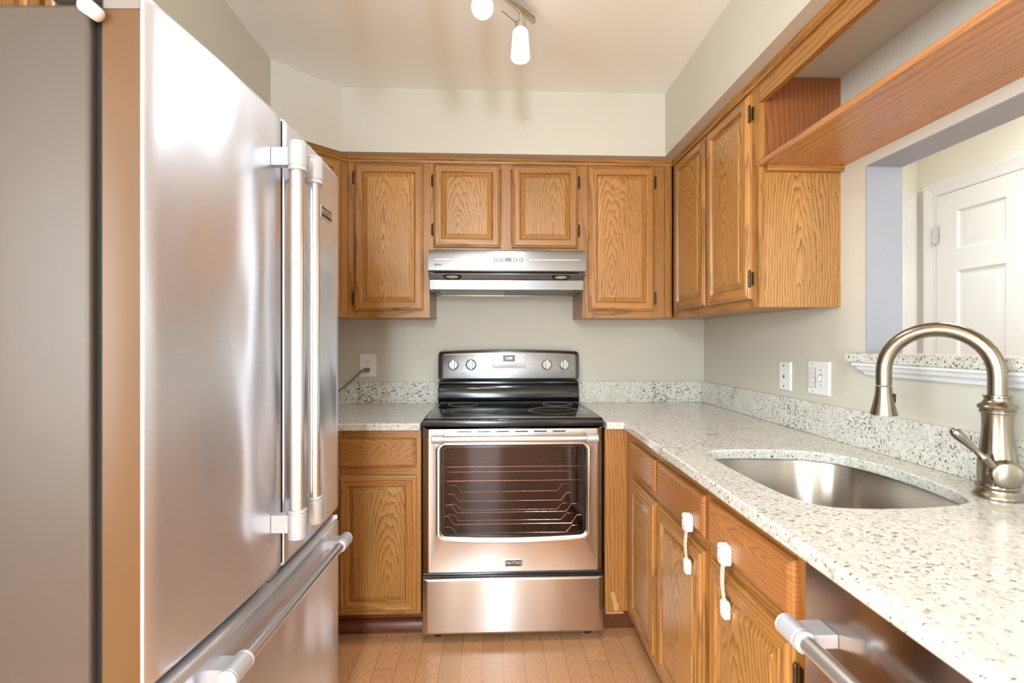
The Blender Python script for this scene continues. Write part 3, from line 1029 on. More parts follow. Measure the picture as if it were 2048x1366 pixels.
# side hub and lever, turned to the room
hdir = Vector((-0.43, -0.86, 0.0)).normalized()
hub0 = Vector((fxp, fyp, 0.972)) + hdir * 0.006
Mh = Matrix.Translation(hub0) @ align(hdir)
MB().lathe([(0.024, 0.0), (0.0275, 0.016), (0.0300, 0.024), (0.0305, 0.030), (0.0285, 0.037), (0.0250, 0.041), (0.0240, 0.0415), (0.012, 0.043), (0.002, 0.0435)], Mh, 32).build('hub', M['nickel'], t)
tip = Vector((0.972, 1.000, 1.064))
h0 = Vector((1.048, 0.984, 0.988))
lp = [h0.lerp(tip, f) for f in (0.0, 0.12, 0.2, 0.24, 0.27, 0.30, 0.45, 0.62, 0.78, 0.88, 0.95, 0.99, 1.0)]
MB().tube(lp, [0.0072, 0.0072, 0.0068, 0.0095, 0.0095, 0.0062, 0.0058, 0.0075, 0.0098, 0.0104, 0.0090, 0.0055, 0.001], 16).build('lever', M['nickel'], t, sharp=60)

# ------------------------------------------------------------------ electric range
t = thing('electric_range', 'freestanding stainless steel electric range with a black glass cooktop', 'range', (0.087, 2.3, 0.0))
X0, X1 = -0.291, 0.466
b = MB()
b.box(X0, X0 + 0.05, 2.066, 2.64, 0.025, 0.893).box(X1 - 0.05, X1, 2.066, 2.64, 0.025, 0.893)
b.box(X0 + 0.05, X1 - 0.05, 2.066, 2.64, 0.025, 0.365).box(X0 + 0.05, X1 - 0.05, 2.066, 2.64, 0.862, 0.893)
b.box(X0 + 0.05, X1 - 0.05, 2.58, 2.64, 0.365, 0.862)
body = b.build('body', M['black'], t)
cv = MB()
xa, xb, za, zb, ya_, yb_ = X0 + 0.051, X1 - 0.051, 0.366, 0.861, 2.062, 2.579
cv.add([(xa, ya_, za), (xb, ya_, za), (xb, ya_, zb), (xa, ya_, zb), (xa, yb_, za), (xb, yb_, za), (xb, yb_, zb), (xa, yb_, zb)],
       [(0, 1, 5, 4), (1, 2, 6, 5), (2, 3, 7, 6), (3, 0, 4, 7), (4, 5, 6, 7)])
cv.build('oven_cavity', M['cavity'], t)
for zr, dip in ((0.715, 0), (0.655, 0), (0.505, 0.035), (0.405, 0.03)):
    r_ = MB()
    xl, xr = xa + 0.012, xb - 0.012
    for y in (2.095, 2.24, 2.40, 2.55):
        if dip:
            pth = [(xl, y, zr), (xl + 0.04, y, zr), (xl + 0.065, y, zr - dip), (xr - 0.065, y, zr - dip), (xr - 0.04, y, zr), (xr, y, zr)]
        else:
            pth = [(xl, y, zr), (xr, y, zr)]
        r_.tube(pth, 0.0023, 8)
    for k in range(14):
        x = xl + 0.075 + (xr - xl - 0.15) * k / 13
        r_.tube([(x, 2.092, zr - dip + 0.004), (x, 2.553, zr - dip + 0.004)], 0.0014, 6)
    r_.build('oven_rack', M['chrome'], t)
for x in (X0 + 0.06, X1 - 0.06):
    MB().cyl((x, 2.10, 0.0), (x, 2.10, 0.025), 0.016, 16).build('foot', M['blackm'], t)
    MB().cyl((x, 2.58, 0.0), (x, 2.58, 0.025), 0.016, 16).build('foot', M['blackm'], t)
# storage drawer
dw = MB()
L = []
for ins, y in ((0, 2.062), (0, 2.045), (0.003, 2.040), (0.010, 2.037), (0.020, 2.034), (0.024, 2.033)):
    L.append([(X0 + ins, y, 0.034 + ins * 0.5), (X1 - ins, y, 0.034 + ins * 0.5), (X1 - ins, y, 0.268 - ins * 0.35), (X0 + ins, y, 0.268 - ins * 0.35)])
dw.loft(L)
dw.build('storage_drawer', M['steelr'], t, sharp=25)
# oven door
D0, D1, DZ0, DZ1 = -0.285, 0.460, 0.291, 0.8915
od = MB()
nn = 6
L = []
for (x0, x1, z0, z1, r, bow, y) in (
        (D0, D1, DZ0, DZ1, 0.003, 0, 2.062), (D0, D1, DZ0, DZ1, 0.003, 0, 2.052), (D0 + 0.022, D1 - 0.022, DZ0 + 0.006, DZ1 - 0.004, 0.004, 0, 2.032),
        (-0.232, 0.411, 0.424, 0.831, 0.030, 0.012, 2.031), (-0.226, 0.405, 0.430, 0.827, 0.028, 0.012, 2.0285), (-0.220, 0.398, 0.436, 0.823, 0.026, 0.011, 2.029),
        (-0.212, 0.389, 0.444, 0.820, 0.022, 0.010, 2.037), (-0.210, 0.387, 0.446, 0.818, 0.020, 0.010, 2.058)):
    L.append([(x, y, z) for x, z in rrect(x0, x1, z0, z1, r, nn, bow)])
od.loft(L, 0, False, False)
door = od.build('oven_door', M['steelr'], t, sharp=25)
gp = [[(x, y, z) for x, z in rrect(-0.2095, 0.3865, 0.4465, 0.8175, 0.020, nn, 0.010)] for y in (2.040, 2.044)]
MB().loft(gp).build('door_window', M['ovenglass'], door, label='dark tinted oven window')
fb_ = MB()
gl = [[(x, 2.0395, z) for x, z in rrect(-0.2095, 0.3865, 0.4465, 0.8175, 0.020, nn, 0.010)], [(x, 2.0395, z) for x, z in rrect(-0.200, 0.377, 0.456, 0.809, 0.016, nn, 0.010)]]
fb_.loft(gl, 0, False, False)
fb_.build('window_border', M['black'], door)
MB().cyl((-0.20, 1.988, 0.8545), (0.385, 1.988, 0.8545), 0.0135, 24).build('handle_bar', M['bar'], door, label='polished round bar')
for s_, x in ((-1, -0.222), (1, 0.408)):
    hb = MB()
    hb.lathe([(0.014, -0.024), (0.0165, -0.022), (0.0165, 0.018), (0.0158, 0.0185), (0.0158, 0.020), (0.0165, 0.0205), (0.0165, 0.023), (0.014, 0.0245)], Matrix.Translation((x, 1.988, 0.8545)) @ Matrix.Rotation(PI / 2, 4, 'Y'), 24)
    hb.box(x - 0.016, x + 0.016, 1.990, 2.033, 0.845, 0.866)
    hb.build('handle_bracket', M['cap'], door, bevel=0.0012, label='pale cast handle bracket')
for k in range(6):
    x = -0.115 + k * 0.0785
    MB().box(x - 0.027, x + 0.027, 2.0310, 2.0335, 0.8745, 0.8795).build('vent_slot', M['dkslot'], door)
bd = MB()
bd.loft([[(x, y, z) for x, z in rrect(0.0515 + i, 0.1235 - i, 0.318 + i, 0.346 - i, 0.003, 3)] for i, y in ((0, 2.0335), (0, 2.030), (0.0015, 2.0285))], 0)
bd.loft([[(x, y, z) for x, z in rrect(0.0545, 0.1205, 0.321, 0.343, 0.002, 3)] for y in (2.0285, 2.0282)], 1)
FACE_Y = Matrix(((1, 0, 0, 0), (0, 0, -1, 0), (0, 1, 0, 0), (0, 0, 0, 1)))


def facing(x, y, z):
    return Matrix.Translation((x, y, z)) @ FACE_Y


bd.text('MAYTAG', 0.0185, facing(0.0875, 2.0278, 0.332), 0, 0.0004, 0.0004, 0.86)
bd.build('badge', [M['silver'], M['logo']], door, label='small black and silver MAYTAG badge')
# cooktop
ck = MB()
L = []
for (x0, x1, y0, y1, z) in ((X0 + 0.004, X1 - 0.004, 2.034, 2.63, 0.896), (X0 + 0.004, X1 - 0.004, 2.030, 2.63, 0.900), (X0 + 0.004, X1 - 0.004, 2.030, 2.63, 0.922), (X0 + 0.006, X1 - 0.006, 2.036, 2.63, 0.929), (X0 + 0.012, X1 - 0.012, 2.044, 2.625, 0.9305)):
    L.append([(x0, y0, z), (x1, y0, z), (x1, y1, z), (x0, y1, z)])
ck.loft(L)
ck.build('cooktop', M['black'], t, sharp=50)
ed_ = MB()
ea = [(X0 + 0.022, 2.058), (X1 - 0.022, 2.058), (X1 - 0.022, 2.59), (X0 + 0.022, 2.59)]
eb = [(X0 + 0.026, 2.061), (X1 - 0.026, 2.061), (X1 - 0.026, 2.586), (X0 + 0.026, 2.586)]
ed_.loft([[(x, y, 0.9306) for x, y in ea], [(x, y, 0.9312) for x, y in ea], [(x, y, 0.9312) for x, y in eb], [(x, y, 0.9306) for x, y in eb]], 0, False, False)
ed_.build('glass_edge_trim', M['ring'], t)


def ring(name, cx_, cy_, rr, wd=0.0022, lab=None):
    m_ = MB()
    n = 56
    z0_, z1_ = 0.9304, 0.9309
    loops = []
    for r0, z in ((rr, z0_), (rr, z1_), (rr - wd, z1_), (rr - wd, z0_)):
        loops.append([(cx_ + r0 * math.cos(2 * PI * i / n), cy_ + r0 * math.sin(2 * PI * i / n), z) for i in range(n)])
    m_.loft(loops, 0, False, False)
    return m_.build(name, M['ring'], t)


ring('burner_ring', -0.113, 2.255, 0.114)
ring('burner_ring', -0.113, 2.255, 0.076)
ring('burner_ring', -0.150, 2.505, 0.076)
ring('burner_ring', 0.288, 2.265, 0.120, 0.003)
ring('burner_ring', 0.332, 2.505, 0.076)
# rear riser and control panel
rs = MB()
pr = [(2.585, 0.9305), (2.577, 0.945), (2.574, 0.957), (2.590, 1.018), (2.600, 1.026), (2.600, 1.04), (2.66, 1.04), (2.66, 0.9305)]
rs.loft([[(X0 + 0.008, y, z) for y, z in pr], [(X1 - 0.008, y, z) for y, z in pr]])
rs.build('rear_riser', M['black'], t, bevel=0.003)
cp = MB()
L = []
for ins, y, r in ((0, 2.655, 0.022), (0, 2.592, 0.022), (0.004, 2.585, 0.02), (0.022, 2.574, 0.012), (0.024, 2.5735, 0.010)):
    L.append([(x, y + (z - 1.04) * 0.06, z) for x, z in rrect(X0 + 0.004 + ins, X1 - 0.004 - ins, 1.041 + ins * 0.7, 1.198 - ins * 0.7, r, 6, 0, 0.009)])
cp.loft(L)
YP = 2.5735 + (1.129 - 1.04) * 0.06
for kx in (-0.205, -0.112, 0.286, 0.379):
    for a in (-140, -90, -45, 0, 45, 90, 140):
        a_ = R(a + 90)
        px_, pz_ = kx + 0.0325 * math.cos(a_), 1.128 + 0.0325 * math.sin(a_)
        cp.box(px_ - 0.003, px_ + 0.003, YP - 0.0009 + (pz_ - 1.129) * 0.06, YP + 0.001, pz_ - 0.0007, pz_ + 0.0007, 1)
panel = cp.build('control_panel', [M['steelx'], M['ink']], t, sharp=22)
for kx in (-0.205, -0.112, 0.286, 0.379):
    k_ = MB()
    Mk = Matrix.Translation((kx, YP, 1.128)) @ Matrix.Rotation(PI / 2, 4, 'X')
    k_.lathe([(0.029, -0.002), (0.029, 0.0035), (0.0275, 0.0045), (0.0245, 0.005), (0.0235, 0.012), (0.022, 0.014)], Mk, 32)
    k_.box(kx - 0.0075, kx + 0.0075, YP - 0.032, YP - 0.013, 1.128 - 0.0235, 1.128 + 0.0265)
    kb = k_.build('knob', M['knob'], t, bevel=0.0015)
for x in (-0.158, 0.332):
    MB().cyl((x, YP - 0.001 - 0.002, 1.083), (x, YP + 0.003, 1.083), 0.0028, 12).build('indicator_light', M['dkslot'], t)
kp = MB()
kp.loft([[(x, YP + dy, z) for x, z in rrect(-0.002 + i, 0.176 - i, 1.109 + i, 1.179 - i, 0.006, 4)] for i, dy in ((0, 0.003), (0, -0.001), (0.001, -0.0015))], 0)
for i in range(3):
    for j in range(2):
        if (i, j) != (2, 1):
            kp.box(0.009 + i * 0.018, 0.020 + i * 0.018, YP - 0.0019, YP - 0.0012, 1.139 + j * 0.022, 1.1405 + j * 0.022, 1)
            kp.box(0.010 + i * 0.018, 0.018 + i * 0.018, YP - 0.0019, YP - 0.0012, 1.1345 + j * 0.022, 1.1358 + j * 0.022, 1)
for i in range(5):
    kp.box(0.047 + i * 0.0165, 0.058 + i * 0.0165, YP - 0.0019, YP - 0.0012, 1.1235, 1.1247, 1)
    kp.box(0.048 + i * 0.0165, 0.056 + i * 0.0165, YP - 0.0019, YP - 0.0012, 1.120, 1.1212, 1)
for (xx, zz) in ((0.1385, 1.164), (0.160, 1.164)):
    for q in ((-0.009, 0.009, 0.0045, 0.0050), (-0.009, 0.009, -0.0050, -0.0045), (-0.009, -0.0085, -0.0045, 0.0045), (0.0085, 0.009, -0.0045, 0.0045)):
        kp.box(xx + q[0], xx + q[1], YP - 0.0019, YP - 0.0012, zz + q[2], zz + q[3], 1)
kp.text('START', 0.0055, facing(0.1385, YP - 0.0014, 1.164), 1, 0.0003)
kp.text('CANCEL', 0.0045, facing(0.160, YP - 0.0014, 1.164), 1, 0.0003)
kp.text('+', 0.012, facing(0.150, YP - 0.0014, 1.1435), 1, 0.0003)
kp.text('-', 0.012, facing(0.150, YP - 0.0014, 1.128), 1, 0.0003)
kp.build('keypad', [M['keypad'], M['ink']], panel, sharp=30)
ds = MB()
ds.box(0.056, 0.118, YP - 0.0022, YP - 0.0014, 1.145, 1.178, 0)
ds.text('12:09', 0.018, facing(0.087, YP - 0.0026, 1.1615), 1, 0.0003, 0.0002, 0.9)
ds.build('clock_display', [M['amber_bg'], M['digits']], panel, label='brown clock display with lit digits')

# ------------------------------------------------------------------ range hood
H0, H1 = -0.3, 0.4395
t = thing('range_hood', 'stainless steel under-cabinet range hood above the range', 'hood', (0.069, 2.5, 1.49))
hm = MB()
pr = [(2.66, 1.681), (2.318, 1.681), (2.308, 1.676), (2.300, 1.655), (2.298, 1.583), (2.303, 1.577), (2.318, 1.576), (2.318, 1.66), (2.655, 1.66)]
hm.loft([[(H0, y, z) for y, z in pr], [(H1, y, z) for y, z in pr]])
hm.build('upper_panel', M['steelx'], t, sharp=30)
lo_ = MB()
pr = [(2.34, 1.573), (2.306, 1.571), (2.302, 1.565), (2.356, 1.549), (2.360, 1.545), (2.360, 1.500), (2.366, 1.497), (2.400, 1.497), (2.40, 1.56)]
lo_.loft([[(H0, y, z) for y, z in pr], [(H1, y, z) for y, z in pr]])
lo_.build('lower_lip', M['steelx'], t, sharp=20)
sd = MB()
for x in (H0, H1 - 0.012):
    sd.box(x, x + 0.012, 2.401, 2.66, 1.494, 1.659)
sd.box(H0 + 0.012, H1 - 0.012, 2.645, 2.66, 1.494, 1.659)
sd.build('side_shell', M['steelx'], t)
xm = 0.062
MB().box(H0 + 0.03, xm, 2.402, 2.64, 1.4985, 1.508).build('grease_filter', M['filt'], t, bevel=0.002, label='pale perforated mesh filter')
MB().box(xm + 0.012, H1 - 0.03, 2.402, 2.64, 1.4985, 1.508).build('grease_filter', M['filtd'], t, bevel=0.002, label='plain darker metal filter')
for x0_, x1_ in ((H0 + 0.0125, H0 + 0.028), (H1 - 0.028, H1 - 0.0125), (xm + 0.001, xm + 0.011)):
    MB().box(x0_, x1_, 2.402, 2.642, 1.496, 1.512).build('filter_rail', M['steelx'], t, bevel=0.001)
nrm = Vector((0, -(1.565 - 1.549), -(2.356 - 2.302))).normalized()
for x in (-0.190, 0.326):
    c = Vector((x, 2.330, 1.5567))
    Ml = Matrix.Translation(c) @ align(nrm)
    lr = MB().lathe([(0.044, -0.002), (0.044, 0.002), (0.040, 0.004), (0.031, 0.001), (0.031, -0.002)], Ml, 32)
    for v in range(len(lr.v)):
        p = Vector(lr.v[v])
        q = p - c
        yy = q.dot(Vector((0, nrm.z, -nrm.y)))
        lr.v[v] = tuple(p - Vector((0, nrm.z, -nrm.y)) * yy * 0.42)
    l_ = lr.build('lamp_ring', M['hinge'], t)
    le = MB().lathe([(0.030, 0.0), (0.028, 0.0025), (0.018, 0.0045), (0.002, 0.005)], Ml, 28)
    for v in range(len(le.v)):
        p = Vector(le.v[v])
        q = p - c
        yy = q.dot(Vector((0, nrm.z, -nrm.y)))
        le.v[v] = tuple(p - Vector((0, nrm.z, -nrm.y)) * yy * 0.42)
    le.build('lamp_lens', M['lens'], l_)
for x in (0.0145, 0.041, 0.107, 0.1335):
    bt = MB().lathe([(0.0098, -0.001), (0.0098, 0.001), (0.008, 0.0012)], Matrix.Translation((x, 2.2985, 1.634)) @ Matrix.Rotation(PI / 2, 4, 'X'), 24, 1)
    bt.lathe([(0.0076, 0.0), (0.0076, 0.002), (0.0066, 0.0026)], Matrix.Translation((x, 2.2985, 1.634)) @ Matrix.Rotation(PI / 2, 4, 'X'), 24, 0)
    bt.box(x - 0.0006, x + 0.0006, 2.2952, 2.2962, 1.6335, 1.638, 1)
    bt.build('button', [M['silver'], M['hinge']], t)
MB().box(0.058, 0.090, 2.2965, 2.300, 1.6265, 1.643).build('display', M['lcd'], t)
MB().box(-0.268, -0.03, 2.2972, 2.300, 1.6325, 1.635).build('trim_line', M['silver'], t)
MB().box(0.172, 0.41, 2.2972, 2.300, 1.6325, 1.635).build('trim_line', M['silver'], t)
MB().text('BROAN', 0.0105, facing(-0.254, 2.2974, 1.608), 0, 0.0004, 0.0003, 0.95).build('maker_lettering', M['logo'], t)

# ------------------------------------------------------------------ refrigerator (stands slightly turned; built in its own axes: x out of the doors, y along them)
FRT = -YAW


def fpt(x, y):
    c_, s_ = math.cos(FRT), math.sin(FRT)
    return (x * c_ - y * s_, x * s_ + y * c_)


lx, ly = fpt(-0.93, 1.13)
t = thing('refrigerator', 'tall stainless steel french-door refrigerator with a bottom freezer drawer', 'refrigerator', (lx, ly, 0.0), rot=FRT)
kw = dict(rot=FRT)
MB().box(-1.275, -0.622, 0.722, 1.538, 0.03, 1.748).build('body', M['fbody'], t, bevel=0.006, seg=3, **kw)
MB().box(-0.6215, -0.607, 0.735, 1.525, 0.06, 1.735).build('gasket', M['blackm'], t, **kw)
for y in (0.76, 1.50):
    MB().cyl((-0.68, y, 0), (-0.68, y, 0.03), 0.018, 14).build('foot', M['blackm'], t, **kw)
    MB().cyl((-1.2, y, 0), (-1.2, y, 0.03), 0.018, 14).build('foot', M['blackm'], t, **kw)
MB().box(-0.66, -0.625, 0.73, 1.53, 0.004, 0.029).build('kick_grille', M['blackm'], t, **kw)


def bowx(y):
    q = (y - 1.1325) / 0.4075
    return -0.545 + 0.0150 * (1 - q * q)


def fdoor(name, y0, y1, z0, z1, cap):
    mb = MB()
    n = 14
    r = 0.0045
    yl = [y0 + r + (y1 - y0 - 2 * r) * i / n for i in range(n + 1)]
    sec = [(-0.606, y0), (bowx(y0) - r, y0), (bowx(y0) - r * 0.3, y0 + r * 0.3)] + [(bowx(y), y) for y in yl] + [(bowx(y1) - r * 0.3, y1 - r * 0.3), (bowx(y1) - r, y1), (-0.606, y1)]
    zz = [(z0, 0.004), (z0 + 0.004, 0.001), (z0 + 0.012, 0.0), (z1 - 0.012, 0.0), (z1 - 0.004, 0.001), (z1, 0.004)] if cap else [(z0, 0.004), (z0 + 0.004, 0.001), (z0 + 0.012, 0.0), (z1 - 0.020, 0.0), (z1 - 0.013, 0.003), (z1 - 0.006, 0.010), (z1 - 0.002, 0.018), (z1, 0.028)]
    m = len(sec)
    loops = []
    for z, ins in zz:
        loops.append([(x - (ins if 1 < i < m - 2 else 0), y, z) for i, (x, y) in enumerate(sec)])
    for k in range(len(loops) - 1):
        for i in range(m):
            j = (i + 1) % m
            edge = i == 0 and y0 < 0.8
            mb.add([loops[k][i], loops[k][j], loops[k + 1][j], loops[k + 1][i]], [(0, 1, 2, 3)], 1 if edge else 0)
    mb.add(loops[0], [tuple(range(m))[::-1]], 0)
    mb.add(loops[-1], [tuple(range(m))], 0)
    # weld so the smooth shading holds
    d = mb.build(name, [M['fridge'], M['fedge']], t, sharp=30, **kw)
    b_ = bmesh.new()
    b_.from_mesh(d.data)
    bmesh.ops.remove_doubles(b_, verts=b_.verts, dist=1e-5)
    bmesh.ops.recalc_face_normals(b_, faces=b_.faces)
    b_.to_mesh(d.data)
    b_.free()
    d.data.shade_smooth()
    d.data.set_sharp_from_angle(angle=R(30))
    return d


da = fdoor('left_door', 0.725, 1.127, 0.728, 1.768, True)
db = fdoor('right_door', 1.1400, 1.540, 0.728, 1.768, True)
dz = fdoor('freezer_drawer', 0.725, 1.540, 0.055, 0.706, False)
MB().box(-0.603, -0.5495, 0.7236, 0.7249, 1.742, 1.767).build('top_cap', M['fgrey'], da, label='grey plastic end cap', **kw)
MB().box(-0.605, -0.556, 0.7236, 0.7249, 0.680, 0.7045).build('end_cap', M['fgrey'], dz, label='grey plastic end cap', **kw)
MB().box(-0.604, -0.5345, 1.1385, 1.1398, 0.735, 1.762).build('door_gap_shade', M['blackm'], db, label='dark strip for the shade in the door gap', **kw)  # black strip paints the shade of the gap between the doors
hv = MB()
hv.box(-0.70, -0.575, 0.735, 0.80, 1.7685, 1.785)
hv.cyl((-0.60, 0.765, 1.70 + 0.0685), (-0.60, 0.765, 1.79), 0.018, 20)
hv.build('hinge_cover', M['fgrey'], t, bevel=0.003, **kw)
MB().lathe([(0.004, -0.016), (0.010, -0.013), (0.0115, 0.012), (0.006, 0.018)], Matrix.Translation((-0.6145, 0.716, 1.735)) @ Matrix.Rotation(R(-52), 4, 'Y'), 16).build('hinge_tip', M['hplast'], t, label='rounded white hinge tip', **kw)


def pro_handle(door_o, p0, p1, axis, att):
    """round bar between two cast brackets standing off the door; axis is 'Z' or 'Y'"""
    xb = -0.476 if axis == 'Z' else -0.496
    a, b = Vector((xb, *p0)), Vector((xb, *p1))
    MB().cyl(a, b, 0.0150 if axis == 'Z' else 0.0135, 28).build('handle_bar', M['bar'], door_o, label='polished round bar', **kw)
    for e, s in ((a, 1), (b, -1)):
        dirv = (b - a).normalized() * s
        hb = MB()
        rr = 0.0202 if axis == 'Z' else 0.0182
        hb.lathe([(rr - 0.003, -0.004), (rr, -0.002), (rr, 0.001), (rr - 0.0008, 0.0018), (rr - 0.0008, 0.0026), (rr, 0.0034), (rr, 0.050), (rr - 0.0012, 0.051), (rr - 0.0012, 0.054), (rr, 0.055), (rr, 0.059), (rr - 0.002, 0.061)], Matrix.Translation(e) @ align(dirv), 28)
        c = e + dirv * 0.030
        if axis == 'Z':
            hb.box(att, c.x, c.y - 0.0105, c.y + 0.0105, c.z - 0.0195, c.z + 0.0195)
        else:
            hb.box(att, c.x, c.y - 0.021, c.y + 0.021, c.z - 0.0115, c.z + 0.0115)
        hb.build('handle_bracket', M['cap'], door_o, bevel=0.0012, label='pale cast handle bracket', **kw)


pro_handle(da, (1.087, 0.818), (1.087, 1.688), 'Z', bowx(1.087) + 0.0004)
pro_handle(db, (1.178, 0.818), (1.178, 1.688), 'Z', bowx(1.178) + 0.0004)
pro_handle(dz, (0.852, 0.660), (1.470, 0.660), 'Y', bowx(0.86) - 0.001)
bx = MB()
FX = Matrix(((0, 0, 1, 0), (1, 0, 0, 0), (0, 1, 0, 0), (0, 0, 0, 1)))
yb0, yb1, zb0, zb1 = 1.372, 1.452, 1.600, 1.634
bxx = bowx(1.41)
bx.box(bxx - 0.004, bxx + 0.003, yb0, yb1, zb0, zb1, 0)
bx.box(bxx + 0.003, bxx + 0.0036, yb0 + 0.003, yb1 - 0.003, zb0 + 0.004, zb1 - 0.004, 1)
bx.text('MAYTAG', 0.0215, Matrix.Translation((bxx + 0.0040, (yb0 + yb1) / 2, (zb0 + zb1) / 2)) @ FX, 0, 0.0004, 0.0004, 0.84)
bx.build('badge', [M['silver'], M['logo']], db, label='black and silver MAYTAG badge', **kw)
MB().box(-0.565, -0.550, 1.110, 1.150, 0.7075, 0.727).build('drawer_stop', M['cap'], t, **kw)

# ------------------------------------------------------------------ dishwasher
t = thing('dishwasher', 'stainless steel dishwasher under the near end of the right worktop', 'dishwasher', (0.86, 0.55, 0.0))
MB().box(0.585, 1.15, 0.25, 0.846, 0.02, 0.87).build('tub', M['blackm'], t)
pd = MB()
L = []
for ins, x in ((0, 0.584), (0, 0.557), (0.002, 0.553), (0.006, 0.5515)):
    L.append([(x, 0.846 - ins, 0.12 + ins), (x, 0.25 + ins, 0.12 + ins), (x, 0.25 + ins, 0.874 - ins), (x, 0.846 - ins, 0.874 - ins)])
pd.loft(L)
dd = pd.build('door', M['steely'], t, sharp=30)
MB().cyl((0.497, 0.76, 0.771), (0.497, 0.31, 0.771), 0.0135, 26).build('handle_bar', M['bar'], dd, label='polished round bar')
for y, s in ((0.76, 1), (0.31, -1)):
    hb = MB()
    hb.lathe([(0.015, -0.004), (0.018, -0.002), (0.018, 0.004), (0.0168, 0.005), (0.0168, 0.007), (0.018, 0.008), (0.018, 0.049), (0.017, 0.050), (0.017, 0.0515), (0.018, 0.0525), (0.018, 0.054), (0.015, 0.056)], Matrix.Translation((0.497, y, 0.771)) @ align((0, s, 0)), 26)
    yc = y + s * 0.022
    hb.box(0.497, 0.5512, yc - 0.022, yc + 0.022, 0.760, 0.782)
    hb.build('handle_bracket', M['cap'], dd, bevel=0.0012, label='pale cast handle bracket')
MB().box(0.635, 0.65, 0.25, 0.846, 0.0, 0.118).build('kick_plate', M['blackm'], t)

# ------------------------------------------------------------------ wall plates and cord
WG = 'white wall plates'


def yplate(x0, x1, z0, z1, y0, y1, m=0, mb=None):
    mb = mb or MB()
    mb.loft([[(x, y, z) for x, z in rrect(x0 + i, x1 - i, z0 + i, z1 - i, 0.004, 3)] for i, y in ((0, y0), (0, y0 - (y0 - y1) * 0.5), (0.003, y1))], m)
    return mb


t = thing('wall_outlet', 'white duplex outlet on the back wall with a grey cord plugged in', 'outlet', (-0.673, BW, 1.12), WG)
yplate(-0.718, -0.629, 1.057, 1.184, BW, 2.6735).build('cover_plate', M['hplast'], t, sharp=25)
for zc_ in (1.142, 1.098):
    so_ = MB()
    so_.loft([[(x, y, z) for x, z in rrect(-0.6905, -0.6565, zc_ - 0.0145, zc_ + 0.0145, 0.011, 5)] for y in (2.6736, 2.672)])
    s1 = so_.build('socket', M['hplast'], t, sharp=30)
    sl = MB().box(-0.6815, -0.6795, 2.6713, 2.6722, zc_ - 0.001, zc_ + 0.008).box(-0.6675, -0.6655, 2.6713, 2.6722, zc_ - 0.001, zc_ + 0.007)
    sl.cyl((-0.6735, 2.6713, zc_ - 0.008), (-0.6735, 2.6722, zc_ - 0.008), 0.0026, 12)
    sl.build('slots', M['dkslot'], s1)
pc = thing('power_cord', 'grey power cord and plug running from the outlet down behind the refrigerator', 'cord', (-0.70, 2.64, 1.10))
pg = MB()
pg.loft([[(-0.6735 + x * k, y, 1.0965 + z * k) for x, z in rrect(-0.015, 0.014, -0.011, 0.010, 0.004, 3)] for k, y in ((1, 2.6712), (1, 2.660), (0.75, 2.648), (0.4, 2.644))])
pg.build('plug', M['cord'], pc, sharp=30)
cp_ = [(-0.6735, 2.650, 1.099), (-0.690, 2.646, 1.098), (-0.715, 2.640, 1.076), (-0.750, 2.634, 1.040), (-0.790, 2.630, 1.006), (-0.83, 2.625, 0.975), (-0.90, 2.60, 0.935), (-0.98, 2.56, 0.9205)]
MB().tube(cp_, [0.006, 0.0058, 0.005, 0.0045, 0.0045, 0.0045, 0.0045, 0.0045], 12).build('cable', M['cord'], pc)


def xplate(mb, y0, y1, z0, z1, x0, x1, m=0, r=0.004):
    mb.loft([[(x, -yy, z) for yy, z in rrect(-y1 + i, -y0 - i, z0 + i, z1 - i, r, 3)] for i, x in ((0, x0), (0, x0 - (x0 - x1) * 0.5), (0.004, x1))], m)
    return mb


t = thing('jack_plate', 'narrow white telephone jack plate on the right wall near the corner', 'wall plate', (RW, 1.918, 1.11), WG)
xplate(MB(), 1.879, 1.957, 1.055, 1.169, RW, 1.1685).build('cover_plate', M['hplast'], t, sharp=25)
for z in (1.153, 1.071):
    MB().cyl((1.1690, 1.923, z), (1.1678, 1.923, z), 0.0042, 14).build('screw', M['ink'], t)
jk = MB().box(1.1675, 1.1690, 1.919, 1.925, 1.103, 1.113).box(1.1675, 1.1690, 1.9205, 1.9235, 1.113, 1.118)
jk.build('jack_hole', M['dkslot'], t)
t = thing('switch_plate', 'wide white two-gang plate with outlet and switch on the right wall', 'wall plate', (RW, 1.715, 1.118), WG)
xplate(MB(), 1.657, 1.774, 1.058, 1.179, RW, 1.1685).build('cover_plate', M['hplast'], t, sharp=25)
gf = MB()
gf.box(1.1665, 1.1690, 1.7285, 1.7615, 1.084, 1.152)
g_ = gf.build('safety_outlet', M['hplast'], t, bevel=0.0008)
sl = MB()
for zc_ in (1.138, 1.098):
    sl.box(1.1660, 1.1667, 1.7505, 1.7520, zc_ - 0.001, zc_ + 0.007).box(1.1660, 1.1667, 1.7385, 1.7400, zc_ - 0.001, zc_ + 0.007)
    sl.cyl((1.1667, 1.745, zc_ - 0.007), (1.1660, 1.745, zc_ - 0.007), 0.0024, 10)
sl.box(1.1660, 1.1667, 1.735, 1.738, 1.115, 1.121)
sl.box(1.1661, 1.1667, 1.741, 1.759, 1.1225, 1.1232).box(1.1661, 1.1667, 1.741, 1.759, 1.1140, 1.1147)
for q in ((1.7285, 1.7615, 1.1517, 1.1525), (1.7285, 1.7615, 1.0835, 1.0843), (1.7281, 1.7289, 1.084, 1.152), (1.7611, 1.7619, 1.084, 1.152)):
    sl.box(1.1663, 1.1690, *q)
sl.build('slots', M['ink'], g_)
MB().box(1.1672, 1.1690, 1.694, 1.707, 1.107, 1.133).build('switch_slot', M['ink'], t)
tg = MB()
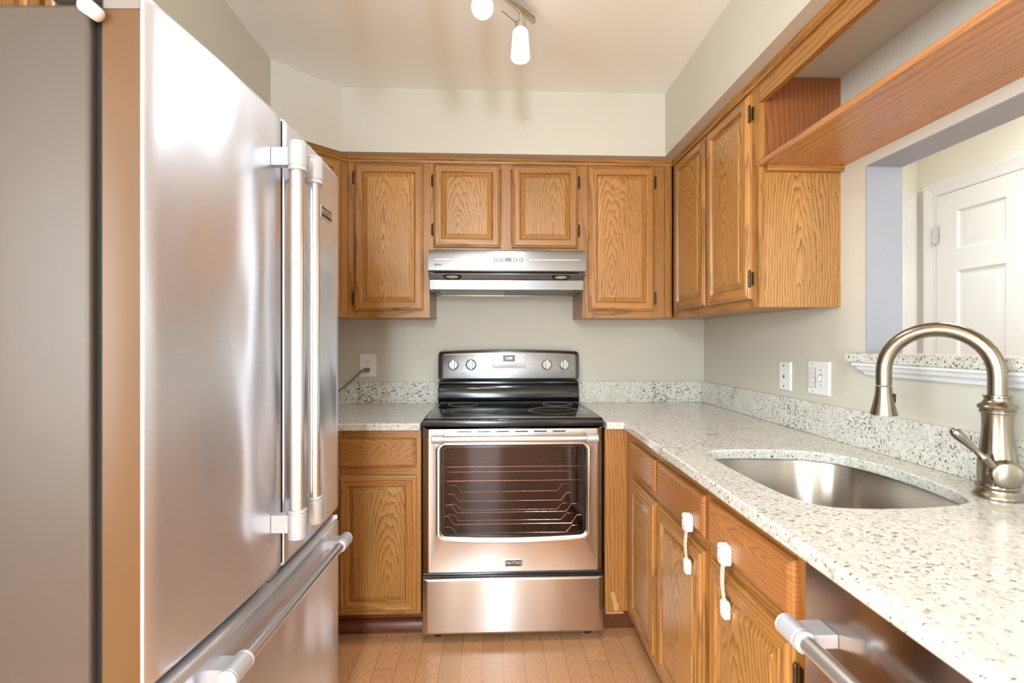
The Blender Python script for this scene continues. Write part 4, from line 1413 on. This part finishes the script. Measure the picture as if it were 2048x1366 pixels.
tg.add([(1.1675, 1.695, 1.109), (1.1675, 1.706, 1.109), (1.1675, 1.706, 1.131), (1.1675, 1.695, 1.131), (1.1585, 1.697, 1.110), (1.1585, 1.704, 1.110), (1.1600, 1.704, 1.118), (1.1600, 1.697, 1.118)],
       [(0, 1, 2, 3), (4, 7, 6, 5), (0, 4, 5, 1), (1, 5, 6, 2), (2, 6, 7, 3), (3, 7, 4, 0)])
tg.build('toggle', M['hplast'], t, bevel=0.0008)
for (y, z) in ((1.745, 1.1675), (1.745, 1.0685), (1.7005, 1.148), (1.7005, 1.092)):
    MB().cyl((1.1690, y, z), (1.1680, y, z), 0.0026, 12).build('screw', M['ink'], t)

# ------------------------------------------------------------------ track light
t = thing('track_light', 'brushed nickel ceiling track light with lit frosted glass shades', 'ceiling light', (-0.2, 1.38, 2.44))
e1 = Vector((0.152, 1.764, 2.402))
dr_ = Vector((0.103, 0.116, 0)).normalized()
e0 = e1 - dr_ * 1.05
MB().tube([e0, e0 + dr_ * 0.004, e1 - dr_ * 0.004, e1], [0.006, 0.009, 0.009, 0.006], 14).build('track_rail', M['lampnickel'], t)
side = Vector((dr_.y, -dr_.x, 0))
MB().tube([e0 + side * 0.016, e1 + side * 0.016 - dr_ * 0.02], 0.004, 10).build('side_rail', M['lampnickel'], t)
mid = e0.lerp(e1, 0.42)
MB().lathe([(0.062, 0.0), (0.062, -0.022), (0.052, -0.030), (0.010, -0.031), (0.009, -0.04)], Matrix.Translation((mid.x, mid.y, 2.4398)), 32).build('canopy', M['lampnickel'], t)


def head(off, tilt, az, watts):
    c = e1 - dr_ * off
    st = MB().cyl((c.x, c.y, c.z), (c.x, c.y, c.z - 0.042), 0.0068, 14)
    h_ = st.build('lamp_stem', M['lampnickel'], t)
    Mx = Matrix.Translation((c.x, c.y, c.z - 0.042)) @ Matrix.Rotation(az, 4, 'Z') @ Matrix.Rotation(tilt, 4, 'X')
    MB().lathe([(0.008, 0.004), (0.017, 0.0), (0.019, -0.004), (0.019, -0.024), (0.015, -0.026)], Mx, 24).build('lamp_socket', M['lampnickel'], t)
    MB().lathe([(0.016, -0.026), (0.023, -0.030), (0.0265, -0.036), (0.030, -0.085), (0.0335, -0.118), (0.033, -0.124), (0.029, -0.130), (0.018, -0.134), (0.004, -0.135)], Mx, 32).build('lamp_shade', M['glow'], t, label='glowing frosted glass shade')
    pb = Mx @ Vector((0, 0, -0.145))
    lamp('track_bulb', 'SPOT', pb, watts, (0.90, 0.96, 1.0), (tilt * 0.5, 0, az), radius=0.03)
    ar = MB().tube([Mx @ Vector((-0.016, -0.008, -0.005)), Mx @ Vector((-0.066, -0.02, 0.026))], 0.0014, 8)
    ar.build('aiming_rod', M['hinge'], t)


head(0.083, 0.0, 0.0, 30)
head(0.275, R(-36), 0.0, 20)
head(0.56, R(30), R(-60), 10)
head(0.86, R(30), R(120), 8)
